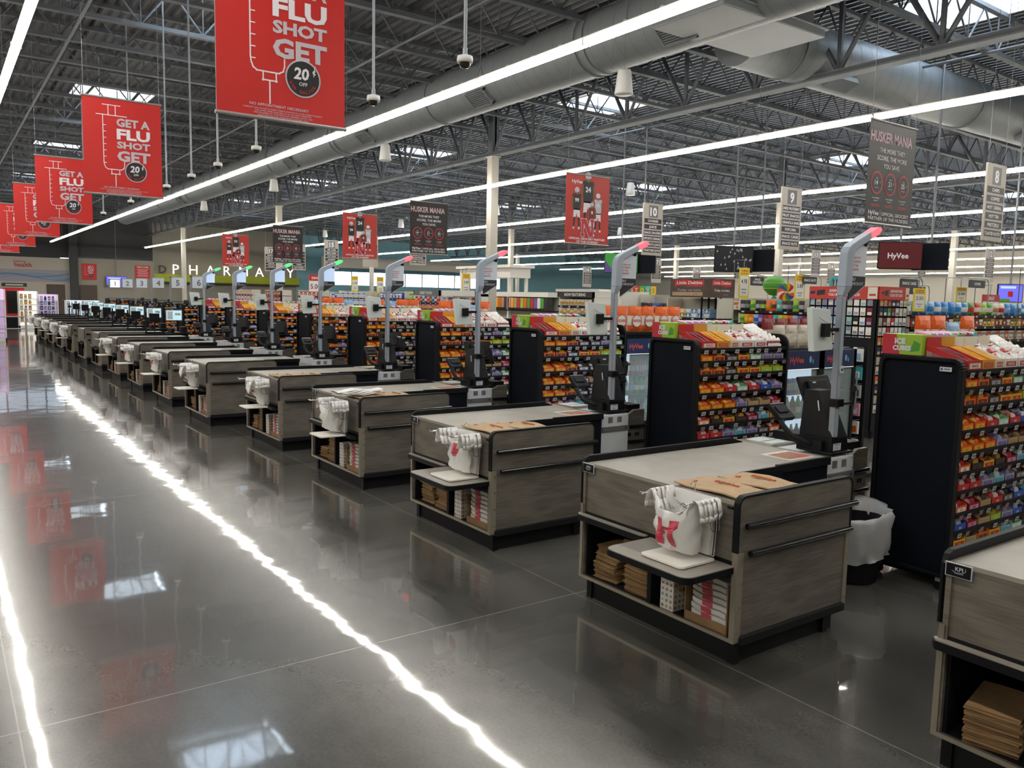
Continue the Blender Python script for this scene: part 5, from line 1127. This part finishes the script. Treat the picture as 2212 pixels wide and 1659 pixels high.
# sweet tooth case and candy stand with bulk bins
shelving('candy_case', 'white case of candy pouches with a dark SWEET TOOTH header', 'sweet case', 12.3, 22.7, 1.6, 'x', (1.25, 1.5, 1.72), [(1.72, 'snack_bag', [('maroon', 'cream'), ('pink', 'red'), ('maroon', 'gold'), ('sky', 'blue')], .15, .18, .1, 'top shelf'), (1.5, 'snack_bag', [('purple', 'gold'), ('orange', 'tan')], .15, .18, .1, 'second shelf')], 2.0, .4, (1.93, .16, 'taupeD', ['SWEET TOOTH'], 'white', .08), 'white_trim')
shelving('candy_case', 'long white case of purple and dark pouches right of the SWEET TOOTH case', 'long white case', 12.3, 21.0, 1.9, 'x', (1.25, 1.5, 1.72), [(1.72, 'snack_bag', [('purple', 'silver'), ('tan', 'cream'), ('dark', 'pink'), ('brown', 'gold')], .16, .17, .1, 'top shelf'), (1.5, 'snack_bag', [('blue', 'white'), ('green', 'lime')], .16, .17, .1, 'second shelf')], 2.0, .4, (1.93, .16, 'white_trim', [], 'white', .08), 'white_trim')
t = thing('candy_stand', 'white open candy stand with posts and a wide white crown', 'stand', (15.2, 19.6, 0))
b = MB(); b.box(0, .8, 2.0, 5.1, 2.56, 2.9, 'white_trim'); b.box(-.1, .9, 1.9, 5.2, 2.88, 2.97, 'white_trim'); b.build('crown', t)
for x, y in ((.02, 2.1), (.7, 2.1), (.02, 3.9), (.7, 5.0), (.02, 5.0)):
    b = MB(); b.box(x, x+.09, y, y+.09, 0, 2.56, 'white_trim'); b.build('post', t)
b = MB(); b.box(0, .5, 0, 5, 1.95, 2.1, 'white_trim'); b.box(0, .5, 0, 5, 0, 1.0, 'white_trim'); b.box(.48, .5, 0, 5, 1, 1.95, 'shelfcream'); b.box(0, .5, 0, 5, 1.5, 1.53, 'black'); b.build('counter', t)
for i in range(16):
    c = ['yellow', 'orange', 'tan', 'brown', 'pink', 'yellow', 'kraftL', 'red', 'lime', 'orange', 'green', 'red', 'purple', 'cream', 'green', 'dark'][i]; b = MB(); x, y = 15.22, 22.4-.178*i
    b.box(x, x+.2, y-.075, y+.075, 1.60, 1.92, c); b.box(x, x+.16, y-.07, y+.07, 1.54, 1.60, 'dark'); tag(b.build('candy_bin'), '%s bulk candy dispenser, %s from the left on the white candy stand' % (CN.get(c, c), ORD[i]), 'candy dispenser', 'bulk candy dispensers')
# gift card rack with red header
mat('cardhead', '#c23a34', .45)
for (face, L, x0, y0, nm) in (('x', 1.12, 11.0, 7.62, 'left'), ('y', .74, 11.0, 6.48, 'right')):
    t = thing('gift_card_rack', 'black gift card rack, %s face with red header about earning more' % nm, 'card rack', (x0, y0, 0), None, 0 if face == 'y' else -math.pi/2)
    b = MB(); b.box(0, L, .06, .1, .1, 2.0, 'black'); b.box(0, L, -.02, .1, 0, .1, 'black')
    for i in range(12): b.box(0, L, .03, .06, .35+.14*i, .355+.14*i, 'black')
    for x in (0, L-.02): b.box(x, x+.02, .0, .06, .1, 2.0, 'black')
    b.build('rack_frame', t)
    b = MB(); b.box(0, L, -.02, .06, 2.0, 2.185, 'cardhead'); f = Face(b, (0, -.02, 2.0), (1, 0, 0), (0, 0, 1))
    k_ = .75 if face == 'x' else .62
    f.text('EARN MORE WHEN', L*.52, .105, .04, 'white', 2, w=L*.42, bold=2); f.text('YOU BUY GIFT CARDS!', L*.52, .045, .04, 'white', 2, w=L*.46, bold=2); f.poly([(L*.12, .05), (L*.24, .065), (L*.24, .14), (L*.12, .125)], 'ink'); f.poly([(L*.02, .07), (L*.09, .08), (L*.09, .12), (L*.02, .11)], 'ink'); f.rect(L*.86, .01, L*.99, .175, 'cream'); f.rect(L*.88, .05, L*.97, .08, 'cardhead', 2)
    b.build('header', t)
    n = 10 if face == 'x' else 7; cs = ['pgrey', 'cream', 'pblue', 'plav', 'ptan', 'white', 'pmint', 'pgrey']
    CROW = [['white', 'plav', 'pblue', 'pgrey', 'plav', 'pgrey', 'cream', 'white', 'white', 'maroon'], ['pblue', 'ptan', 'pgrey', 'plav', 'plav', 'pgrey', 'pblue', 'white', 'cream', 'pgrey'], ['white', 'pgrey', 'plav', 'pblue', 'ptan', 'plav', 'pgrey', 'pgrey', 'white', 'cream'], ['white', 'pblue', 'plav', 'pgrey', 'plav', 'pblue', 'pgrey', 'cream', 'white', 'white'], ['white', 'orange', 'orange', 'pblue', 'pblue', 'pmint', 'pmint', 'dark', 'white', 'maroon']]
    YROW = [['cream', 'white', 'red', 'white', 'white', 'white', 'pgrey'], ['ptan', 'maroon', 'cream', 'red', 'white', 'white', 'white'], ['navy', 'navy', 'green', 'maroon', 'white', 'cream', 'white'], ['orange', 'gold', 'red', 'navy', 'maroon', 'white', 'white']]
    for r in range(12):
        stock('gift card rack', (x0+.05) if face == 'y' else x0+.0, y0-.005 if face == 'y' else y0-.05, .365+.14*r, face, n, .105, 'card', [(CROW[r % 5][q % 10] if face == 'x' else YROW[r % 4][q % 7], cs[(q+r*2) % len(cs)]) for q in range(n)], .09, .115, .004, '%s row up, %s face' % (ORD[r], nm))
# accessory spinner of black pegs
t = thing('accessory_rack', 'black peg rack of small phone accessories with white price tags', 'peg rack', (8.35, 5.02, 0))
b = MB(); b.box(0, .04, 0, .42, .05, 1.56, 'black'); b.box(-.2, .2, -.05, .47, 0, .05, 'black'); b.build('panel', t)
for r in range(6):
    for q in range(2):
        b = MB(); y = .05+q*.17; z = 1.45-r*.2; b.tube([(0, y, z), (-.16, y, z)], .004, 'grey', 6); b.quad((-.162, y-.025, z-.03), (-.162, y+.02, z-.03), (-.162, y+.02, z+.01), (-.162, y-.025, z+.01), 'white'); b.build('peg', t)
for r in range(6):
    for q in range(2):
        c, a = [('white', 'sky'), ('pink', 'white'), ('teal', 'white'), ('white', 'orange'), ('silver', 'ink')][(r*2+q) % 5]; b = MB(); y = 5.07+q*.17; z = 1.45-r*.2; b.box(8.25, 8.28, y-.05, y+.05, z-.15, z-.01, c); f = Face(b, (8.25, y+.05, z-.15), (0, -1, 0), (0, 0, 1)); f.rect(.015, .02, .085, .09, a)
        tag(b.build('accessory_pack'), '%s blister pack on the accessory rack, %s row down, %s' % (c, ORD[r], ('near side', 'far side')[q]), 'blister pack', 'packs on the accessory rack')
# long shelving facing the checkouts at the right
shelving('grocery_shelving', 'long right-hand shelving with blue wrapped packs on its top shelf', 'right-hand shelving', 11.9, 6.5, 5.0, 'y', (1.15, 1.38, 1.61, 1.79),
         [(1.79, 'snack_bag', [('bluepack', 'sky'), ('bluepack', 'bluepack'), ('sky', 'bluepack'), ('bluepack', 'white')]*2+[('green', 'red'), ('red', 'cream'), ('lime', 'cream'), ('green', 'cream'), ('cream', 'tan'), ('cream', 'red')], .21, .20, .16, 'top shelf'),
          (1.61, 'carton', [('red', 'dark'), ('maroon', 'white'), ('yellow', 'dark'), ('yellow', 'dark'), ('yellow', 'gold'), ('maroon', 'red'), ('dark', 'yellow')], .14, .13, .14, 'second shelf'), (1.38, 'carton', [('cream', 'grey'), ('tan', 'red')], .16, .15, .14, 'third shelf')], 1.84)
# runs of shelving deeper in the store behind the displays
rr = random.Random(12)
for i, (yc, xa, L) in enumerate(((8.9, 14.5, 10), (12.4, 14.5, 10), (16.6, 18.5, 10), (24.6, 14.5, 10), (28.6, 14.5, 10), (32.5, 14.5, 10), (36.5, 14.5, 10))):
    cs = [rr.choice([('white', 'blue'), ('blue', 'white'), ('green', 'cream'), ('red', 'white'), ('cream', 'orange'), ('yellow', 'red'), ('sky', 'white'), ('teal', 'white')]) for _ in range(7)]
    shelving('aisle_shelving', 'cream aisle shelving run, %s from the camera behind the front displays' % ORD[i], '%s aisle run' % ORD[i], xa, yc, L, 'y', (1.5, 1.75), [(1.75, 'carton', cs, .5, .2, .3, 'top shelf')], 2.02)
for i, (yc, L, cols) in enumerate(((26.6, 1.9, [('blue', 'white'), ('blue', 'sky'), ('navy', 'white')]), (24.4, 1.3, [('lime', 'green'), ('green', 'cream')]), (30.2, 2.6, [('white', 'sky'), ('white', 'blue')]), (34.6, 2.4, [('red', 'white'), ('orange', 'dark')]), (39.0, 2.4, [('dark', 'red'), ('orange', 'brown')]), (43.6, 2.6, [('maroon', 'white'), ('cream', 'red')]))):
    shelving('end_shelving', 'end-of-aisle shelving of %s packs, %s behind the far lanes' % (CN[cols[0][0]], ORD[i]), '%s end display' % ORD[i], 13.0, yc, L, 'x', (1.3, 1.55, 1.8), [(1.8, 'carton', cols, .24, .2, .2, 'top shelf'), (1.55, 'carton', cols, .24, .2, .2, 'second shelf')], 2.05)

# ---------------------------------------------------------------- price tags, arm signs, screens, decorations above the shelves
def flag(nm, label, x, y, z, w, h, top, price, rx='y'):
    t = thing('price_flag', label, 'price sign', (x, y, z)); b = MB(); b.box(0, w, 0, .01, 0, h, 'tagyellow' if top != 'SALE!' else 'red'); f = Face(b, (0, 0, 0), (1, 0, 0), (0, 0, 1))
    if top == 'SALE!': f.text('SALE!', w/2, h*.62, h*.25, 'white', 2, bold=3, slant=.2); f.rect(.02, .02, w-.02, h*.5, 'white'); f.text(price, w/2, h*.1, h*.3, 'ink', 2, bold=1)
    else:
        for j, s_ in enumerate(top.split('|')): f.text(s_, w/2, h*(.88-.09*j), h*.06, 'red', 2, w=w*.7, bold=2)
        f.rect(w*.1, h*.12, w*.9, h*.74, 'white'); f.text(price, w/2, h*.5, h*.15, 'ink', 2, w=w*.6, bold=1); f.rect(w*.25, h*.3, w*.75, h*.33, 'grey', 2); f.text('SAVE', w/2, h*.18, h*.07, 'navy', 2)
    b.build('card', t); b = MB(); b.tube([(w/2, .02, h), (w/2, .02, h+.12), (w/2+.05, .02, h+.16), (w/2+.05, .3, h+.16), (w/2+.05, .3, -.4)], .008, 'wire', 6); b.build('arm', t)
mat('tagyellow', '#e8d02a', .45)
flag('a', 'yellow COMPARE & SAVE flag reading 4.98 right of the brown header box', 13.0, 10.62, 1.98, .30, .62, 'COMPARE|& SAVE!', '4.98')
flag('b', 'yellow COMPARE & SAVE flag reading 3.89 above the snack display', 12.7, 9.12, 1.96, .30, .48, 'COMPARE|& SAVE!', '3.89')
flag('c', 'yellow price flag at the left end of the right-hand shelving', 11.75, 6.4, 1.84, .34, .34, 'COMPARE|& SAVE!', '2.50')
flag('d', 'yellow price flag reading 2.49 beside the dry fruit sign', 14.0, 6.9, 1.99, .36, .26, 'COMPARE|& SAVE!', '2.49')
flag('e', 'red and white SALE flag reading 3 for 15 over the right-hand shelving', 14.6, 6.75, 1.90, .62, .24, 'SALE!', '3for15')
flag('f', 'tall yellow price flag cut off at the right edge of the photo', 13.2, 5.4, 1.85, .4, .50, 'COMPARE|& SAVE!', '1.99')
for i, (x, y, z) in enumerate(((13.2, 29.4, 2.0), (13.2, 27.2, 1.95), (13.2, 21.3, 2.0))): flag('g', 'narrow yellow price flag, %s from the left in the far window band' % ORD[i], x, y, z, .28, .62, 'SALE|NOW', ('1.33', '1.66', '3.49')[i])
t = thing('price_flag', 'red and white price sign reading 5.00 among the far displays', 'price sign', (12.9, 33.0, 2.0)); b = MB(); b.box(0, .55, 0, .01, 0, .7, 'white'); f = Face(b, (0, 0, 0), (1, 0, 0), (0, 0, 1)); f.rect(0, .45, .55, .7, 'red'); f.text('5.00', .28, .12, .2, 'ink', 2, w=.42); f.text('DEAL', .28, .52, .1, 'white', 2, bold=2); b.build('card', t)
def armsign(label, txt, x, y, z, w):
    t = thing('arm_sign', label, 'arm sign', (x, y, z)); b = MB(); b.prism(rrect(0, w, 0, .13 if len(txt) == 1 else .17, .02, bot=True), 'y', 0, .012, 'signdark'); f = Face(b, (0, 0, 0), (1, 0, 0), (0, 0, 1)); n = len(txt)
    for j, s_ in enumerate(txt): f.text(s_, w/2, .045+(n-1-j)*.055, .042, 'artwhite', 2, w=min(w*.85, .042*len(s_)*.85), bold=2)
    b.build('panel', t); q = .13 if n == 1 else .17; b = MB(); b.tube([(-.02, .01, q+.03), (w, .01, q+.03), (w+.1, .01, q+.02), (w+.15, .01, q-.05), (w+.15, .01, q-.6)], .01, 'rail', 6); b.tube([(w*.2, .01, q), (w*.2, .01, q+.03)], .004, 'rail', 4); b.tube([(w*.8, .01, q), (w*.8, .01, q+.03)], .004, 'rail', 4); b.build('arm', t)
armsign('small dark SNACK CAKES sign on a curved grey arm', ['SNACK CAKES'], 11.72, 6.6, 2.19, .5)
armsign('small dark COFFEE sign on a curved grey arm', ['COFFEE'], 14.0, 6.7, 2.24, .55)
armsign('small dark DRY FRUIT sign below the snack cakes sign', ['DRY FRUIT'], 13.1, 7.2, 2.11, .48)
armsign('small dark SNACK NUTS sign beside the dog picture', ['SNACK NUTS'], 12.9, 9.1, 2.28, .42)
armsign('small dark SNACK CRACKERS sign in front of the green balloon', ['SNACK', 'CRACKERS'], 12.95, 10.3, 2.25, .4)
def tv(label, x, y, z, w, h, scr, rz):
    t = thing('ceiling_screen', label, 'screen', (x, y, z), None, rz); b = MB(); b.box(-w/2, w/2, 0, .05, 0, h, 'black'); b.build('housing', t, bevel=.01); b = MB(); b.box(-w/2+.02, w/2-.02, -.003, 0, .02, h-.02, scr); f = Face(b, (-w/2, -.003, 0), (1, 0, 0), (0, 0, 1))
    if scr == 'screenred': f.text('HyVee', w*.45, h*.4, h*.2, 'artwhite', 2, bold=2)
    if scr == 'screendark':
        r_ = random.Random(3)
        for _ in range(26): a, c = r_.uniform(.06, w-.06), r_.uniform(.06, h-.06); f.disc(a, c, .022, 'silver', 2, 8); f.disc(a, c+.03, .012, 'silver', 2, 6)
    if scr == 'screengreen': f.poly([(0.02, .02), (w*.3, .02), (.02, h*.6)], 'purple', 2)
    if scr == 'screenblue': f.rect(w*.1, h*.75, w*.7, h*.88, 'litpanel', 2); f.rect(w*.02, h*.03, w*.5, h*.2, 'green', 2); f.rect(w*.4, h*.3, w*.6, h*.6, 'red', 2)
    b.build('display', t); b = MB(); b.tube([(0, .03, h), (0, .03, 7.2-z)], .025, 'wire', 8); b.build('drop_pipe', t)
tv('hanging screen with a green picture above the NOW FEATURING case', 17.5, 18.9, 2.75, 1.05, .62, 'screengreen', -.6)
tv('hanging screen back to back with the green one', 18.1, 18.6, 2.75, .95, .60, 'panelblack', -1.3)
tv('hanging dark screen with white pawprints above the brown header box', 17.6, 14.6, 2.72, 1.05, .70, 'screendark', -.6)
tv('dark hanging screen right of the pawprint screen', 18.3, 14.3, 2.75, .8, .60, 'panelblack', -1.3)
tv('hanging dark red screen with the store name behind the nearest light pole', 17.5, 9.9, 2.72, .95, .60, 'screenred', -.7)
tv('dark hanging screen right of the red screen', 18.2, 9.6, 2.72, .75, .60, 'panelblack', -1.3)
tv('wall television with a blue and purple picture behind lane sign one', 11.6, 69.3, 2.1, 1.45, .82, 'screenblue', 0)
tv('small purple screen at the far right above the shelving', 21.5, 9.3, 2.05, .6, .45, 'screenblue', -.7)
t = thing('green_balloon', 'green striped candy-shaped balloon above the snack display', 'balloon', (12.95, 9.75, 2.02))
b = MB(); b.lathe([(.001, -.17), (.10, -.145), (.195, -.05), (.215, .04), (.195, .12), (.12, .185), (.001, .21)], (0, 0, .2), 'green', 24)
for z in (.17, .27): b.lathe([(.21, z-.008), (.217, z), (.21, z+.008)], (0, 0, 0), 'lime', 24)
b.lathe([(.01, .05), (.1, -.08), (.095, -.09), (.001, -.02)], (0, 0, 0), 'green', 12); b.build('balloon', t)
t = thing('lollipop', 'giant rainbow swirl lollipop above the snack display', 'decoration', (12.7, 9.3, 2.0)); b = MB(); R_ = Matrix.Rotation(-.75, 3, 'Z')
for j in range(12):
    for r0, r1, sh in ((.02, .07, 0), (.07, .12, 1), (.12, .165, 2)):
        a0, a1 = 2*math.pi*(j+sh*.4)/12, 2*math.pi*(j+1+sh*.4)/12; P = [R_ @ V3(r0*math.cos(a0), 0, r0*math.sin(a0)), R_ @ V3(r1*math.cos(a0+.3), 0, r1*math.sin(a0+.3)), R_ @ V3(r1*math.cos(a1+.3), 0, r1*math.sin(a1+.3)), R_ @ V3(r0*math.cos(a1), 0, r0*math.sin(a1))]
        n_ = R_ @ V3(0, -.02, 0); b.hexa([p+n_+V3(0, 0, .12) for p in P], [p-n_+V3(0, 0, .12) for p in P], ['red', 'yellow', 'green', 'blue', 'orange', 'white'][j % 6])
b.build('candy', t); b = MB(); b.tube([(0, 0, -.15), (0, 0, .12)], .008, 'white', 6); b.build('stick', t)
t = thing('dog_picture', 'round teal picture of a black and white dog above the gift cards', 'picture', (13.2, 8.75, 2.13)); b = MB(); b.prism([(.15+.15*math.cos(math.radians(a)), .15+.15*math.sin(math.radians(a))) for a in range(0, 360, 12)], 'y', 0, .01, 'teal'); f = Face(b, (0, 0, 0), (1, 0, 0), (0, 0, 1))
f.poly([(.07, 0), (.23, 0), (.2, .13), (.1, .13)], 'white', 2); f.disc(.15, .15, .055, 'dark', 3, 16, ry=.07); f.poly([(.1, .18), (.05, .26), (.13, .215)], 'dark', 3); f.poly([(.2, .18), (.25, .26), (.17, .215)], 'dark', 3); f.poly([(.138, .22), (.162, .22), (.175, .11), (.125, .11)], 'white', 4); f.disc(.15, .11, .022, 'white', 4, 12); f.disc(.15, .12, .01, 'ink', 5, 8); f.disc(.15, .085, .012, 'pink', 5, 8)
b.build('picture', t)
for i, (x, z, w, h, c, txt) in enumerate(((9.25, 2.62, 1.0, 1.2, 'signred', 'FLU'), (12.98, 2.82, 1.08, 1.0, 'signred', 'WELCOME'))):
    t = thing('wall_poster', 'red %s poster on the far beige wall' % ('flu shot' if i == 0 else 'welcome'), 'poster', (x, 69.45, z)); b = MB(); b.box(0, w, 0, .03, 0, h, c); f = Face(b, (0, 0, 0), (1, 0, 0), (0, 0, 1))
    if i == 0:
        f.text('GET A', w*.62, h*.8, .09, 'artwhite', 2, bold=2); f.text('FLU', w*.62, h*.64, .17, 'artwhite', 2, bold=3); f.text('SHOT', w*.62, h*.5, .12, 'artwhite', 2, bold=2); f.text('GET', w*.62, h*.36, .13, 'artwhite', 2, bold=2); f.disc(w*.62, h*.25, .12, 'ink', 3); f.text('20c', w*.62, h*.22, .07, 'artwhite', 4); f.line([(w*.22, h*.85), (w*.22, h*.3), (w*.45, h*.3)], .02, 'artgrey')
    else:
        f.text('WELCOME', w*.5, h*.82, .11, 'artwhite', 2, w=w*.8, bold=2)
        for j in range(8): f.rect(w*(.1+.05*(j % 3)), h*(.7-.08*j), w*(.9-.05*(j % 3)), h*(.72-.08*j), 'artwhite')
    b.build('panel', t)

# ================================================================ far left: guard rail, lit cosmetics shelves, drinks machine
t = thing('guard_rail', 'low chrome guard rail with a glass infill across the aisle end', 'rail', (-3, 30, 0)); b = MB()
for z in (.62, 1.0): b.tube([(0, 0, z), (5.36, 0, z)], .018, 'rail', 8)
for x in (2.6, 5.36): b.tube([(x, 0, 0), (x, 0, 1.26 if x > 3 else 1.0)], .03, 'rail', 8)
b.build('rails', t)
def litshelf(label, x, y, w, h, d, lit, cols, seed):
    t = thing('lit_shelf', label, 'lit shelf', (x, y, 0)); b = MB(); b.box(0, w, d-.04, d, 0, h, lit); b.box(0, .04, 0, d, 0, h, 'white'); b.box(w-.04, w, 0, d, 0, h, 'white'); b.box(0, w, 0, d, 0, .15, 'white'); b.build('cabinet', t); n = 5
    for i in range(n):
        z = .3+(h-.4)*i/n; b = MB(); b.box(.04, w-.04, 0, d-.04, z, z+.03, 'white'); b.build('shelf', t)
        for j in range(int((w-.15)/.17)):
            c = cols[(i+j*2+seed) % len(cols)]; q = product('jar' if (i+j) % 2 else 'carton', c, cols[(i+j+1) % len(cols)], .13, .22, .12); q.location = (x+.13+.17*j, y+.06, z+.031); q.rotation_euler = (0, 0, 0)
            tag(q, '%s pack, %s on the %s shelf up, %s' % (CN.get(c, c), ORD[j], ORD[i], label.split(',')[0]), 'pack', 'packs on the far lit shelves')
litshelf('pink lit shelf, cut off by the left edge of the photo', .95, 33.5, 1.1, 1.85, .4, 'litpink', ['pink', 'cream', 'white', 'silver', 'lavender'], 0)
litshelf('warm lit shelf, right of the drinks machine', 3.2, 44, .8, 1.75, .5, 'litwhite', ['cream', 'tan', 'gold', 'nutbag'], 1)
litshelf('violet lit shelf, behind the first bags at the far left', 3.95, 47, 1.2, 1.6, .5, 'litpink', ['navy', 'purple', 'silver', 'sky'], 2)
litshelf('cool lit glass case, behind the farthest lanes', 5.6, 48, 1.6, 1.3, .5, 'litcool', ['silver', 'white', 'sky', 'grey'], 3)
t = thing('drinks_machine', 'red framed drinks machine with dark glass and black base at the far left', 'machine', (2.65, 44.5, 0)); b = MB(); b.box(0, .85, 0, .8, .0, .55, 'black'); b.build('base', t); b = MB(); b.box(0, .85, 0, .8, .55, 1.9, 'red'); b.build('body', t, bevel=.03); b = MB(); b.box(.12, .68, -.01, 0, .7, 1.75, 'smoke'); b.build('window', t); b = MB(); b.box(-.05, .95, -.05, .1, 1.95, 2.12, 'ink'); f = Face(b, (-.05, -.05, 1.95), (1, 0, 0), (0, 0, 1)); f.text('DRINKS', .5, .05, .07, 'artwhite', 2) if 0 else f.rect(.15, .05, .85, .12, 'taupe', 1); b.build('sign', t)
t = thing('toys_sign', 'row of coloured blocks spelling TOYS far behind the aisles', 'sign', (39.2, 41, 2.3))
for i, (ch, c) in enumerate(zip('TOYS', ('red', 'green', 'teal', 'yellow'))):
    b = MB(); b.box(.55*i, .55*i+.5, 0, .1, 0, .6, c); f = Face(b, (.55*i, 0, 0), (1, 0, 0), (0, 0, 1)); f.text(ch, .25, .15, .3, 'yellow' if c != 'yellow' else 'green', 2, bold=3); b.build('letter_block', t)
b = MB()
for x in (.2, 2.0): b.tube([(x, .05, .6), (x, .05, 5.3)], .006, 'wire', 4)
b.build('hanger_wire', t)
